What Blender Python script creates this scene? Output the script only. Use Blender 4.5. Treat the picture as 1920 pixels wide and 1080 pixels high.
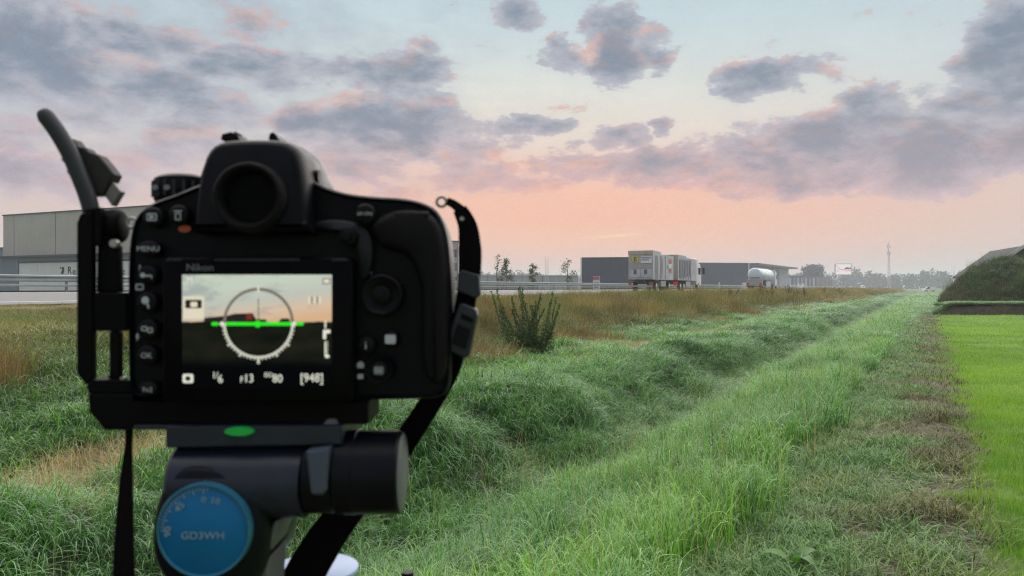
import bpy, bmesh, math, random
import numpy as np
from mathutils import Vector, Matrix

random.seed(7)
RNG = np.random.default_rng(11)
for o in list(bpy.data.objects):
    bpy.data.objects.remove(o)
SC = bpy.context.scene
COL = SC.collection
R = math.radians

# ------------------------------------------------------------------ camera
FPX = 1450.0            # focal length in pixels of the 1920 px wide photograph
EYE = 1.5               # lens height above the lawn
cam = bpy.data.cameras.new('phone_camera')
cam.sensor_width = 36.0
cam.lens = 36.0 * FPX / 1920.0
cam.clip_start = 0.02
cam.clip_end = 9000
cam.dof.use_dof = True
cam.dof.focus_distance = 14.0
cam.dof.aperture_fstop = 18.0
camo = bpy.data.objects.new('phone_camera', cam)
COL.objects.link(camo)
camo.location = (0, 0, EYE)
camo.rotation_euler = (R(90), 0, 0)
SC.camera = camo

# ------------------------------------------------------------------ exposure, sun
EXPO = 1.6
GAIN = 2 ** EXPO
SC.view_settings.view_transform = 'Standard'
SC.view_settings.look = 'None'
SC.view_settings.gamma = 1.0
SC.view_settings.use_curve_mapping = False
SC.view_settings.exposure = EXPO
SC.cycles.use_denoising = True
SC.cycles.denoiser = 'OPENIMAGEDENOISE'
SC.cycles.denoising_input_passes = 'RGB_ALBEDO_NORMAL'
SC.cycles.denoising_prefilter = 'NONE'
SC.cycles.denoising_quality = 'HIGH'
SC.cycles.filter_width = 1.2
SC.cycles.max_bounces = 5
SC.cycles.diffuse_bounces = 2
SC.cycles.glossy_bounces = 3
SC.cycles.transmission_bounces = 4
SC.cycles.volume_bounces = 1
SC.cycles.transparent_max_bounces = 8
SC.cycles.sample_clamp_indirect = 4.0

SUN_AZ, SUN_EL = R(8.0), R(58.0)
sun = bpy.data.lights.new('sun', 'SUN')
sun.energy = 1.5
sun.angle = R(120)
sun.color = (1.0, 0.93, 0.86)
suno = bpy.data.objects.new('sun', sun)
COL.objects.link(suno)
sdir = Vector((math.sin(SUN_AZ) * math.cos(SUN_EL), math.cos(SUN_AZ) * math.cos(SUN_EL), math.sin(SUN_EL)))
suno.rotation_euler = sdir.to_track_quat('Z', 'Y').to_euler()
suno.location = (0, 0, 60)


def lin(r, g, b, gain=1.0):
    f = lambda c: ((c / 255 + 0.055) / 1.055) ** 2.4 if c > 10 else c / 255 / 12.92
    return (f(r) * gain, f(g) * gain, f(b) * gain, 1.0)


# ------------------------------------------------------------------ world: dawn sky with broken cloud
world = bpy.data.worlds.new('World')
SC.world = world
world.use_nodes = True
world.cycles.sampling_method = 'MANUAL'
world.cycles.sample_map_resolution = 256
NT = world.node_tree
NT.nodes.clear()


class NB:
    """tiny node-building helper"""
    def __init__(s, nt):
        s.nt = nt

    def n(s, t, **kw):
        x = s.nt.nodes.new(t)
        for k, v in kw.items():
            setattr(x, k, v)
        return x

    def put(s, sock, v):
        if isinstance(v, bpy.types.NodeSocket):
            s.nt.links.new(v, sock)
        elif v is not None:
            sock.default_value = v

    def m(s, op, a, b=None, c=None, clamp=False):
        x = s.n('ShaderNodeMath', operation=op, use_clamp=clamp)
        for i, v in enumerate((a, b, c)):
            s.put(x.inputs[i], v)
        return x.outputs[0]

    def vm(s, op, a, b=None, c=None):
        x = s.n('ShaderNodeVectorMath', operation=op)
        for i, v in enumerate((a, b, c)):
            s.put(x.inputs[i], v)
        return x.outputs['Value'] if op in ('DOT_PRODUCT', 'LENGTH') else x.outputs[0]

    def mix(s, f, a, b, mode='MIX'):
        x = s.n('ShaderNodeMix', data_type='RGBA', blend_type=mode)
        s.put(x.inputs[0], f); s.put(x.inputs[6], a); s.put(x.inputs[7], b)
        return x.outputs[2]

    def noise(s, vec, scale, detail=4, rough=0.55, dist=0.0):
        x = s.n('ShaderNodeTexNoise')
        s.put(x.inputs['Vector'], vec)
        x.inputs['Scale'].default_value = scale
        x.inputs['Detail'].default_value = detail
        x.inputs['Roughness'].default_value = rough
        x.inputs['Distortion'].default_value = dist
        return x.outputs['Fac']

    def ramp(s, f, stops, interp='LINEAR'):
        x = s.n('ShaderNodeValToRGB')
        cr = x.color_ramp
        cr.interpolation = interp
        while len(cr.elements) < len(stops):
            cr.elements.new(0.5)
        for e, (p, c) in zip(cr.elements, stops):
            e.position = p
            e.color = c if len(c) == 4 else (*c, 1)
        s.put(x.inputs[0], f)
        return x.outputs[0]

    def smooth(s, v, lo, hi):
        x = s.n('ShaderNodeMapRange', interpolation_type='SMOOTHSTEP')
        s.put(x.inputs[0], v)
        x.inputs[1].default_value = lo
        x.inputs[2].default_value = hi
        return x.outputs[0]


b = NB(NT)
tc = b.n('ShaderNodeTexCoord')
D = tc.outputs['Generated']
sep = b.n('ShaderNodeSeparateXYZ')
NT.links.new(D, sep.inputs[0])
az = b.m('ARCTAN2', sep.outputs[0], sep.outputs[1])
el = b.m('ARCSINE', sep.outputs[2])
cmb = b.n('ShaderNodeCombineXYZ')
b.put(cmb.inputs[0], az); b.put(cmb.inputs[1], el)
AE = cmb.outputs[0]
# clouds are layered: stretch the noise domain so forms flatten towards the horizon
Ds = b.vm('MULTIPLY', D, (1.0, 1.0, 2.1))
warp = b.n('ShaderNodeTexNoise')
warp.inputs['Scale'].default_value = 8.0
warp.inputs['Detail'].default_value = 5
warp.inputs['Roughness'].default_value = 0.62
NT.links.new(Ds, warp.inputs['Vector'])
wv = b.vm('SUBTRACT', warp.outputs['Color'], (0.5, 0.5, 0.5))
AEw = b.vm('MULTIPLY_ADD', wv, (0.13, 0.075, 0.0), AE)
nA = b.noise(Ds, 9.0, 8, 0.63, 0.35)
nB = b.noise(b.vm('ADD', Ds, (-0.004, 0.0, 0.032)), 9.0, 8, 0.63, 0.35)
nC = b.noise(Ds, 26.0, 6, 0.66)
# broken cloud banks (direction, angular half-size, weight)
CLOUDS = [
    (1150, 85, 62, 62, .62), (1225, 105, 44, 44, .44), (1042, 100, 34, 34, .44), (1240, 245, 26, 18, .42), (1265, 90, 20, 20, .30),
    (1495, 140, 80, 26, .42), (1415, 158, 44, 30, .42), (1568, 105, 46, 26, .36), (1165, 265, 48, 24, .40),
    (1895, 90, 70, 70, .60), (1850, 190, 110, 52, .58), (1650, 215, 78, 52, .58), (1520, 255, 110, 46, .56),
    (1750, 262, 190, 60, .60), (1420, 300, 150, 42, .54), (1270, 320, 150, 34, .50), (1640, 312, 260, 46, .48), (1080, 305, 70, 26, .38),
    (50, 110, 120, 90, .60), (230, 75, 110, 42, .50), (330, 185, 110, 55, .50), (470, 125, 100, 30, .48),
    (640, 135, 120, 24, .46), (780, 145, 80, 34, .52), (745, 232, 120, 56, .58), (565, 220, 52, 44, .50),
    (965, 25, 52, 26, .44), (450, 22, 60, 36, .40), (945, 240, 95, 18, .40), (800, 98, 40, 16, .38),
    (860, 300, 70, 44, .36), (640, 290, 110, 46, .42), (100, 330, 150, 40, .36), (290, 275, 130, 44, .36),
    (1360, 335, 240, 26, .44), (1560, 338, 240, 24, .42), (1130, 330, 120, 24, .36), (930, 330, 90, 34, .32), (900, 270, 90, 34, .38), (640, 250, 100, 50, .46), (560, 300, 120, 40, .40), (30, 235, 90, 36, .38), (760, 335, 120, 26, .30), (820, 20, 34, 18, .28), (1010, 245, 70, 16, .36), (150, 215, 70, 40, .36), (440, 200, 60, 40, .36),
]
acc = None
for (px, py, rx, ry, w) in CLOUDS:
    t, s_ = (px - 960) / FPX, (540 - py) / FPX
    a0 = math.atan(t)
    e0 = math.atan(s_ * math.cos(a0))
    ia, ie = FPX / (rx * 1.45), FPX / (ry * 1.45)
    q = b.vm('MULTIPLY_ADD', AEw, (ia, ie, 0), (-a0 * ia, -e0 * ie, 0))
    d = b.vm('DOT_PRODUCT', q, q)
    g = b.m('MAXIMUM', b.m('MULTIPLY_ADD', d, -w, w), 0.0)
    acc = g if acc is None else b.m('MAXIMUM', acc, g)
# the same broken cover goes on round the rest of the sky
out_az = b.smooth(b.m('ABSOLUTE', az), 0.56, 0.85)
out_el = b.smooth(el, 0.36, 0.55)
outside = b.m('MAXIMUM', out_az, out_el)
outside = b.m('MULTIPLY', outside, 0.34)
acc = b.m('MAXIMUM', acc, outside)
dens = b.m('ADD', acc, b.m('MULTIPLY', b.m('SUBTRACT', nA, 0.52), 1.2))
dens = b.m('ADD', dens, b.m('MULTIPLY', b.m('SUBTRACT', nC, 0.5), 0.52))
fade_lo = b.smooth(el, 0.055, 0.12)
cover = b.m('MULTIPLY', b.smooth(dens, 0.12, 0.25), fade_lo)
veil = b.m('MULTIPLY', b.smooth(dens, -0.28, 0.20), fade_lo)
thick = b.smooth(dens, 0.16, 0.62)
lit = b.smooth(b.m('SUBTRACT', nA, nB), 0.0, 0.13)
# clear air
K = 1.0 / GAIN
elr = b.m('MULTIPLY', el, 1.0 / 0.42, clamp=True)
clear = b.ramp(elr, [
    (0.00, lin(212, 184, 170, K)), (0.06, lin(230, 182, 160, K)), (0.13, lin(250, 184, 152, K)), (0.21, lin(255, 182, 144, K)),
    (0.29, lin(255, 188, 152, K)), (0.37, lin(250, 202, 176, K)), (0.45, lin(240, 220, 202, K)), (0.58, lin(230, 228, 216, K)), (0.78, lin(202, 219, 222, K)), (1.0, lin(184, 207, 216, K))])
glow_d = b.m('MULTIPLY', b.m('SUBTRACT', az, 0.07), 2.0)
glow = b.m('POWER', 2.718, b.m('MULTIPLY', b.m('MULTIPLY', glow_d, glow_d), -1.0))
side = b.ramp(elr, [
    (0.00, lin(188, 184, 186, K)), (0.12, lin(204, 190, 188, K)), (0.25, lin(214, 198, 194, K)), (0.45, lin(206, 210, 212, K)),
    (0.7, lin(194, 212, 220, K)), (1.0, lin(182, 205, 216, K))])
clear = b.mix(glow, side, clear)
sky = b.n('ShaderNodeTexSky', sky_type='NISHITA')
sky.sun_disc = False
sky.sun_elevation = SUN_EL
sky.sun_rotation = SUN_AZ
sky.air_density = 1.0
sky.dust_density = 2.0
nish = b.mix(1.0, sky.outputs[0], (0.05, 0.05, 0.05, 1), 'MULTIPLY')
clear = b.mix(0.05, clear, nish)
# cloud colours: slate bodies, salmon where the low light catches thin or sun-side edges
low = b.smooth(el, 0.24, 0.07)
body = b.mix(low, lin(120, 134, 154, K), lin(158, 146, 158, K))
thin = b.mix(low, lin(184, 186, 196, K), b.mix(b.m('POWER', glow, 2.0), lin(198, 180, 192, K), lin(240, 174, 160, K)))
ccol = b.mix(thick, thin, body)
hot = b.m('MULTIPLY', b.m('MULTIPLY', lit, b.m('SUBTRACT', 1.0, b.m('MULTIPLY', thick, 0.8))), 0.5)
hot = b.m('MULTIPLY', hot, b.m('MULTIPLY_ADD', glow, 0.75, 0.25))
ccol = b.mix(hot, ccol, lin(254, 184, 150, K))
leftw = b.smooth(az, 0.05, -0.35)
vw = b.m('MULTIPLY', veil, b.m('MULTIPLY_ADD', leftw, 0.50, 0.14))
clear = b.mix(vw, clear, b.mix(low, lin(170, 182, 194, K), lin(206, 182, 184, K)))
final = b.mix(b.m('MULTIPLY', cover, 0.93), clear, ccol)
# the thin bright streak just above the sunrise
sxa, sxe = math.atan(188 / FPX), math.atan(96.5 / FPX)
s_az = b.m('MULTIPLY', b.m('SUBTRACT', az, sxa), FPX / 66)
s_el = b.m('SUBTRACT', b.m('SUBTRACT', el, sxe), b.m('MULTIPLY', b.m('SUBTRACT', az, sxa), 0.055))
s_el = b.m('ADD', s_el, b.m('MULTIPLY', b.m('SUBTRACT', b.noise(D, 120, 3), .5), .0035))
s_el = b.m('MULTIPLY', s_el, FPX / 3.2)
streak = b.m('SUBTRACT', 1.0, b.m('ADD', b.m('MULTIPLY', s_az, s_az), b.m('MULTIPLY', s_el, s_el)), clamp=True)
final = b.mix(b.m('MULTIPLY', b.m('POWER', streak, .5), .95), final, lin(255, 214, 168, K))
bg = b.n('ShaderNodeBackground')
bg.inputs[1].default_value = 1.0
NT.links.new(final, bg.inputs[0])
wo = b.n('ShaderNodeOutputWorld')
NT.links.new(bg.outputs[0], wo.inputs[0])

# ------------------------------------------------------------------ frames of reference
RA = R(28.2)
RD = (math.sin(RA), math.cos(RA))          # along the motorway, away from the camera
RN = (-math.cos(RA), math.sin(RA))         # to its left


def UV(u, v, z=0.0):
    return Vector((u * RD[0] + v * RN[0], u * RD[1] + v * RN[1], z))


def W(px, py, Y):
    """the point at depth Y on the sight line of a photograph pixel"""
    return Vector(((px - 960) / FPX * Y, Y, EYE + (540 - py) / FPX * Y))


# ------------------------------------------------------------------ materials
MATS = {}


def pbsdf(name, col, rough=0.6, metal=0.0, var=0.0, vscale=8.0, bump=0.0, bscale=60.0, spec=0.5, emit=None, estr=0.0, coat=0.0):
    if name in MATS:
        return MATS[name]
    m = bpy.data.materials.new(name)
    m.use_nodes = True
    nt = m.node_tree
    bs = nt.nodes['Principled BSDF']
    k = NB(nt)
    bs.inputs['Roughness'].default_value = rough
    bs.inputs['Metallic'].default_value = metal
    bs.inputs['Specular IOR Level'].default_value = spec
    bs.inputs['Coat Weight'].default_value = coat
    c = (*col, 1)
    t = k.n('ShaderNodeTexCoord')
    if var > 0:
        f = k.noise(t.outputs['Object'], vscale, 6, 0.6)
        lo = tuple(x * (1 - var) for x in col) + (1,)
        hi = tuple(min(1, x * (1 + var)) for x in col) + (1,)
        k.put(bs.inputs['Base Color'], k.ramp(f, [(0.3, lo), (0.7, hi)]))
        k.put(bs.inputs['Roughness'], k.m('MULTIPLY_ADD', f, 0.25, rough - 0.12, clamp=True))
    else:
        bs.inputs['Base Color'].default_value = c
    if bump > 0:
        bp = k.n('ShaderNodeBump')
        bp.inputs['Strength'].default_value = bump
        bp.inputs['Distance'].default_value = 0.0006 if bscale > 400 else 0.02
        k.put(bp.inputs['Height'], k.noise(t.outputs['Object'], bscale, 4, 0.6))
        k.put(bs.inputs['Normal'], bp.outputs[0])
    if emit:
        bs.inputs['Emission Color'].default_value = (*emit, 1)
        bs.inputs['Emission Strength'].default_value = estr
    MATS[name] = m
    return m


def emitter(name, col, s):
    if name in MATS:
        return MATS[name]
    m = bpy.data.materials.new(name)
    m.use_nodes = True
    nt = m.node_tree
    nt.nodes.clear()
    e = nt.nodes.new('ShaderNodeEmission')
    e.inputs[0].default_value = (*col[:3], 1)
    e.inputs[1].default_value = s
    o = nt.nodes.new('ShaderNodeOutputMaterial')
    nt.links.new(e.outputs[0], o.inputs[0])
    MATS[name] = m
    return m


# ------------------------------------------------------------------ mesh helpers
class MB:
    def __init__(s):
        s.v = []
        s.f = []

    def add(s, vs, fs):
        o = len(s.v)
        s.v += [tuple(p) for p in vs]
        s.f += [tuple(i + o for i in f) for f in fs]
        return s

    def box(s, a, c):
        x0, y0, z0 = a
        x1, y1, z1 = c
        return s.add([(x0, y0, z0), (x1, y0, z0), (x1, y1, z0), (x0, y1, z0), (x0, y0, z1), (x1, y0, z1), (x1, y1, z1), (x0, y1, z1)],
                     [(0, 3, 2, 1), (4, 5, 6, 7), (0, 1, 5, 4), (1, 2, 6, 5), (2, 3, 7, 6), (3, 0, 4, 7)])

    def rings(s, rings, cap=True, close=True):
        """skin a list of equal-length point rings"""
        n = len(rings[0])
        vs = [p for r in rings for p in r]
        fs = []
        for i in range(len(rings) - 1):
            for j in range(n if close else n - 1):
                k = (j + 1) % n
                fs.append((i * n + j, i * n + k, (i + 1) * n + k, (i + 1) * n + j))
        if cap:
            fs.append(tuple(range(n - 1, -1, -1)))
            fs.append(tuple((len(rings) - 1) * n + j for j in range(n)))
        return s.add(vs, fs)

    def cyl(s, p0, p1, r0, r1=None, n=24, prof=None):
        """cylinder between two points; prof = [(t, r)] overrides the radii"""
        p0, p1 = Vector(p0), Vector(p1)
        r1 = r0 if r1 is None else r1
        ax = (p1 - p0)
        z = ax.normalized()
        x = z.orthogonal().normalized()
        y = z.cross(x)
        prof = prof or [(0, r0), (1, r1)]
        rs = []
        for t, r in prof:
            c = p0 + ax * t
            rs.append([c + (x * math.cos(2 * math.pi * j / n) + y * math.sin(2 * math.pi * j / n)) * r for j in range(n)])
        return s.rings(rs)

    def tube(s, path, rad, n=8, flat=None):
        """tube along a path; flat=(w,t,normal list or vector) makes a ribbon of w x t"""
        path = [Vector(p) for p in path]
        rs = []
        up = Vector((0, 0, 1))
        for i, p in enumerate(path):
            tg = (path[min(i + 1, len(path) - 1)] - path[max(i - 1, 0)]).normalized()
            x = tg.cross(up)
            if x.length < 1e-4:
                x = tg.orthogonal()
            x.normalize()
            y = x.cross(tg)
            r = rad[i] if isinstance(rad, (list, tuple)) else rad
            rs.append([p + (x * math.cos(2 * math.pi * j / n) + y * math.sin(2 * math.pi * j / n)) * r for j in range(n)])
        return s.rings(rs)

    def ribbon(s, path, widths, nrms, th):
        """flat strap: path points, half-width vectors, normals"""
        rs = []
        for p, w, nn in zip(path, widths, nrms):
            p, w, nn = Vector(p), Vector(w), Vector(nn).normalized() * th * 0.5
            rs.append([p - w - nn, p + w - nn, p + w + nn, p - w + nn])
        return s.rings(rs)

    def build(s, name, mat, parent=None, origin=(0, 0, 0), smooth=None, bevel=0.0, segs=2):
        ox, oy, oz = origin
        me = bpy.data.meshes.new(name)
        me.from_pydata([(x - ox, y - oy, z - oz) for x, y, z in s.v], [], s.f)
        me.validate()
        bm = bmesh.new()
        bm.from_mesh(me)
        bmesh.ops.recalc_face_normals(bm, faces=bm.faces)
        bm.to_mesh(me)
        bm.free()
        if smooth:
            me.shade_smooth()
            me.set_sharp_from_angle(angle=R(smooth))
        me.materials.append(mat)
        o = bpy.data.objects.new(name, me)
        COL.objects.link(o)
        if parent is not None:
            o.parent = parent
        if bevel > 0:
            bv = o.modifiers.new('bevel', 'BEVEL')
            bv.width = bevel
            bv.segments = segs
            bv.limit_method = 'ANGLE'
            bv.angle_limit = R(40)
        return o


def empty(name, loc, rz=0.0):
    o = bpy.data.objects.new(name, None)
    o.empty_display_size = 0.1
    COL.objects.link(o)
    o.location = loc
    o.rotation_euler = (0, 0, rz)
    return o


def tag(o, label, cat, group=None, kind=None):
    o['label'] = label
    o['category'] = cat
    if group:
        o['group'] = group
    if kind:
        o['kind'] = kind
    return o


def structure(o, label=None):
    o['kind'] = 'structure'
    if label:
        o['label'] = label
    return o


def stuff(o, label, cat):
    o['kind'] = 'stuff'
    o['label'] = label
    o['category'] = cat
    return o


def smooth_poly(pts, sub=4, closed=True):
    """Catmull-Rom through 2-D points"""
    n = len(pts)
    out = []
    rng = range(n) if closed else range(n - 1)
    for i in rng:
        p = [Vector(pts[(i + k) % n] if closed else pts[min(max(i + k, 0), n - 1)]) for k in (-1, 0, 1, 2)]
        for j in range(sub):
            t = j / sub
            out.append(0.5 * ((2 * p[1]) + (p[2] - p[0]) * t + (2 * p[0] - 5 * p[1] + 4 * p[2] - p[3]) * t * t + (3 * p[1] - p[0] - 3 * p[2] + p[3]) * t ** 3))
    if not closed:
        out.append(Vector(pts[-1]))
    return out


def inset(pts, d):
    n = len(pts)
    area = sum(pts[i][0] * pts[(i + 1) % n][1] - pts[(i + 1) % n][0] * pts[i][1] for i in range(n))
    sg = 1 if area > 0 else -1
    out = []
    for i in range(n):
        a, c, e = Vector(pts[i - 1]), Vector(pts[i]), Vector(pts[(i + 1) % n])
        t = (e - a)
        if t.length < 1e-9:
            out.append(c)
            continue
        t.normalize()
        out.append(c + Vector((-t.y, t.x)) * d * sg)
    return out


def rrect(x0, y0, x1, y1, r, n=5):
    pts = []
    for cx, cy, a0 in ((x1 - r, y1 - r, 0), (x0 + r, y1 - r, 90), (x0 + r, y0 + r, 180), (x1 - r, y0 + r, 270)):
        for k in range(n + 1):
            a = R(a0 + 90 * k / n)
            pts.append((cx + r * math.cos(a), cy + r * math.sin(a)))
    return pts


def circle(cx, cy, rx, ry=None, n=40, a0=0, a1=360):
    ry = rx if ry is None else ry
    return [(cx + rx * math.cos(R(a0 + (a1 - a0) * k / n)), cy + ry * math.sin(R(a0 + (a1 - a0) * k / n))) for k in range(n)]


_textcache = {}


def text_mesh(txt):
    if txt not in _textcache:
        cu = bpy.data.curves.new('lettering', 'FONT')
        cu.body = txt
        cu.align_x = 'CENTER'
        cu.align_y = 'CENTER'
        cu.resolution_u = 3
        cu.extrude = 0.02
        ob = bpy.data.objects.new('lettering', cu)
        COL.objects.link(ob)
        bpy.context.view_layer.update()
        dg = bpy.context.evaluated_depsgraph_get()
        me = bpy.data.meshes.new_from_object(ob.evaluated_get(dg))
        bpy.data.objects.remove(ob)
        _textcache[txt] = me
    return _textcache[txt]


def lettering(txt, size, loc, mat, parent, rz=0.0, roll=0.0, name='lettering', bold=0.0):
    """upright writing that faces -Y of its parent"""
    me = text_mesh(txt).copy()
    me.materials.clear()
    me.materials.append(mat)
    o = bpy.data.objects.new(name, me)
    COL.objects.link(o)
    o.parent = parent
    o.location = loc
    o.rotation_mode = 'XYZ'
    o.matrix_local = Matrix.Translation(loc) @ Matrix.Rotation(rz, 4, 'Z') @ Matrix.Rotation(R(90), 4, 'X') @ Matrix.Rotation(roll, 4, 'Z') @ Matrix.Diagonal((size * (1 + bold), size, size, 1))
    return o


# ------------------------------------------------------------------ numpy noise and terrain
_PERM = np.random.default_rng(3).random((256, 256))


def vnoise(x, y):
    xi, yi = np.floor(x).astype(int), np.floor(y).astype(int)
    fx, fy = x - xi, y - yi
    fx, fy = fx * fx * (3 - 2 * fx), fy * fy * (3 - 2 * fy)
    g = lambda a, c: _PERM[a % 256, c % 256]
    return (g(xi, yi) * (1 - fx) + g(xi + 1, yi) * fx) * (1 - fy) + (g(xi, yi + 1) * (1 - fx) + g(xi + 1, yi + 1) * fx) * fy


def fbm(x, y, o=4):
    a, s, t = 1.0, 0.0, 0.0
    for i in range(o):
        s = s + a * vnoise(x * 2 ** i + 17 * i, y * 2 ** i + 5 * i)
        t += a
        a *= 0.5
    return s / t


def road_shift(u):
    """the motorway bends left far ahead"""
    return np.where(np.asarray(u) > 430, 0.00033 * (np.asarray(u) - 430) ** 2, 0.0)


PROF = np.array([(-3000, 0), (-0.35, 0), (0.5, 0.0), (1.3, -.06), (2.1, -.22), (2.7, -.45), (3.1, -.58), (3.5, -.56), (3.9, -.46), (4.3, -.10), (4.8, .03), (5.5, .02),
                 (6.5, .02), (7.2, .10), (8, .27), (9, .48), (10, .66), (11.5, .83), (13, .93), (16, .99), (20, 1.03), (21, 1.04), (33, 1.29), (34, 1.3),
                 (41, 1.3), (53, 1.1), (56, 1.0), (90, .9), (200, .8), (3000, 0.5)])


def terrain(u, v):
    u, v = np.asarray(u, float), np.asarray(v, float)
    vv = v - road_shift(u)
    wig = (fbm(u * 0.35, v * 0.15 + 40) - .5) * 0.7 * np.clip((vv - 0.5) / 1.5, 0, 1) * np.clip((16 - vv) / 4, 0, 1)
    z = np.interp(vv + wig, PROF[:, 0], PROF[:, 1])
    lump = np.clip((vv - 2.4) / 0.8, 0, 1) * np.clip((12 - vv) / 3, 0, 1)
    z = z + lump * (fbm(u * 1.1, v * 1.4, 3) - .5) * 0.46
    soft = np.clip((vv - 0.3) / 0.5, 0, 1) * np.clip((20 - vv) / 2, 0, 1)
    z = z + soft * (fbm(u * 2.2 + 9, v * 2.2, 2) - .5) * 0.10
    return z


def zone_col(u, v, x, y):
    """colour of the ground cover itself (thatch, soil, leaf) by band"""
    return None


def graded(knots):
    out = []
    for (a, c, st) in knots:
        out += list(np.arange(a, c, st))
    out.append(knots[-1][1])
    return np.array(out)


US = graded([(-600, -100, 100), (-100, -20, 16), (-20, 0, 1.5), (0, 16, .22), (16, 40, .5), (40, 100, 2), (100, 400, 10), (400, 1000, 40), (1000, 2600, 200)])
VS = graded([(-1800, -300, 150), (-300, -60, 24), (-60, -6, 3), (-6, -1, .5), (-1, 10, .16), (10, 21, .4), (21, 56, 2.5), (56, 200, 14), (200, 2400, 150)])
gu, gv = np.meshgrid(US, VS, indexing='ij')
gz = terrain(gu, gv)
nu, nv = gu.shape
gx = gu * RD[0] + gv * RN[0]
gy = gu * RD[1] + gv * RN[1]
verts = np.stack([gx, gy, gz], -1).reshape(-1, 3)
ii, jj = np.meshgrid(np.arange(nu - 1), np.arange(nv - 1), indexing='ij')
i0 = (ii * nv + jj).ravel()
faces = np.stack([i0, i0 + nv, i0 + nv + 1, i0 + 1], -1)
me = bpy.data.meshes.new('ground')
me.from_pydata(verts.tolist(), [], faces.tolist())
bmg = bmesh.new(); bmg.from_mesh(me); bmesh.ops.recalc_face_normals(bmg, faces=bmg.faces)
if sum(f.normal.z for f in bmg.faces) < 0:
    bmesh.ops.reverse_faces(bmg, faces=bmg.faces)
bmg.to_mesh(me); bmg.free()
me.shade_smooth()
# colour of the sward / thatch by band, shade painted in under tall grass
vv = (gv - road_shift(gu)).ravel()
uu = gu.ravel()
n1 = fbm(uu * .8, gv.ravel() * .8)
colr = np.zeros((len(vv), 4)); colr[:, 3] = 1


def band(lo, hi, c, soft=.25):
    w = np.clip((vv - lo) / soft, 0, 1) * np.clip((hi - vv) / soft, 0, 1)
    colr[:, :3] = colr[:, :3] * (1 - w[:, None]) + np.array(c) * w[:, None]


colr[:, :3] = (.085, .12, .035)
band(-3000, -.3, (.10, .19, .025), .1)
band(-.4, .9, (.075, .058, .036), .2)
band(.8, 5.2, (.026, .040, .016))  # thatch darkened to paint the shade between the clumps
band(5.0, 6.6, (.20, .17, .08))
band(6.4, 9.5, (.07, .085, .035))
band(9, 20.5, (.17, .14, .06), .8)
band(33, 41, (.09, .13, .035), .1)
far = np.clip((uu - 60) / 120, 0, 1) * (vv < 20)
colr[:, :3] = colr[:, :3] * (1 - far[:, None]) + np.array((.10, .15, .05)) * far[:, None]
colr[:, :3] *= (0.75 + 0.5 * n1)[:, None]
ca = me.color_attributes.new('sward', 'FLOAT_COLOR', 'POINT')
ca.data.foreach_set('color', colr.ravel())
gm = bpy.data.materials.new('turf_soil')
gm.use_nodes = True
k = NB(gm.node_tree)
bs = gm.node_tree.nodes['Principled BSDF']
at = k.n('ShaderNodeAttribute', attribute_name='sward')
t = k.n('ShaderNodeTexCoord')
f1 = k.noise(t.outputs['Object'], 14, 6, 0.7)
f2 = k.noise(t.outputs['Object'], 0.7, 5, 0.6)
f = k.m('ADD', k.m('MULTIPLY', f1, 0.8), k.m('MULTIPLY', f2, 0.5))
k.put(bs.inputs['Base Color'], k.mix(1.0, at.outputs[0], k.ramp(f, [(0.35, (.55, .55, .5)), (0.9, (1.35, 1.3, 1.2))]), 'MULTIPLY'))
bs.inputs['Roughness'].default_value = .9
bp = k.n('ShaderNodeBump'); bp.inputs['Strength'].default_value = .6; bp.inputs['Distance'].default_value = .03
k.put(bp.inputs['Height'], f1); k.put(bs.inputs['Normal'], bp.outputs[0])
me.materials.append(gm)
ground = bpy.data.objects.new('ground', me)
COL.objects.link(ground)
structure(ground)


# ------------------------------------------------------------------ motorway
def strip(name, v0, v1, z0, z1, mat, u0=-120, u1=1050, parent=None):
    m = MB()
    us = np.concatenate([np.arange(u0, 420, 12), np.arange(420, u1, 20)])
    vs, fs = [], []
    for u in us:
        s_ = float(road_shift(u))
        vs += [UV(u, v0 + s_, z0), UV(u, v1 + s_, z1)]
    for i in range(len(us) - 1):
        fs.append((2 * i, 2 * i + 2, 2 * i + 3, 2 * i + 1))
    m.add(vs, fs)
    return m.build(name, mat, parent)


asphalt = pbsdf('asphalt', (.16, .16, .165), .7, var=.18, vscale=1.5, bump=.3, bscale=80, spec=.35)
paint = pbsdf('road_paint', (.62, .62, .6), .6, var=.12, vscale=3)
ZR = lambda v: 1.04 + (v - 21) * .25 / 12 + .03
rd = strip('road', 21, 33, ZR(21), ZR(33), asphalt)
structure(rd)
strip('edge_line', 22.6, 22.8, ZR(22.6) + .005, ZR(22.8) + .005, paint, parent=rd)
strip('edge_line', 32.2, 32.4, ZR(32.2) + .005, ZR(32.4) + .005, paint, parent=rd)
for i in range(26):
    u0 = -30 + i * 12
    mm = MB()
    mm.add([UV(u0, 27.3, ZR(27.3) + .005), UV(u0 + 3, 27.3, ZR(27.3) + .005), UV(u0 + 3, 27.45, ZR(27.45) + .005), UV(u0, 27.45, ZR(27.45) + .005)], [(0, 1, 2, 3)])
    mm.build('lane_dash', paint, rd)
rd2 = strip('road', 41.5, 53, 1.36, 1.16, asphalt)
structure(rd2)
strip('edge_line', 42.2, 42.4, 1.353, 1.349, paint, parent=rd2)

# ------------------------------------------------------------------ guard rail on the median
galv = pbsdf('galvanised_steel', (.30, .33, .36), .5, metal=.35, var=.15, vscale=2)
galv_dark = pbsdf('weathered_steel', (.22, .24, .26), .6, metal=.4, var=.2, vscale=4)


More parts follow.
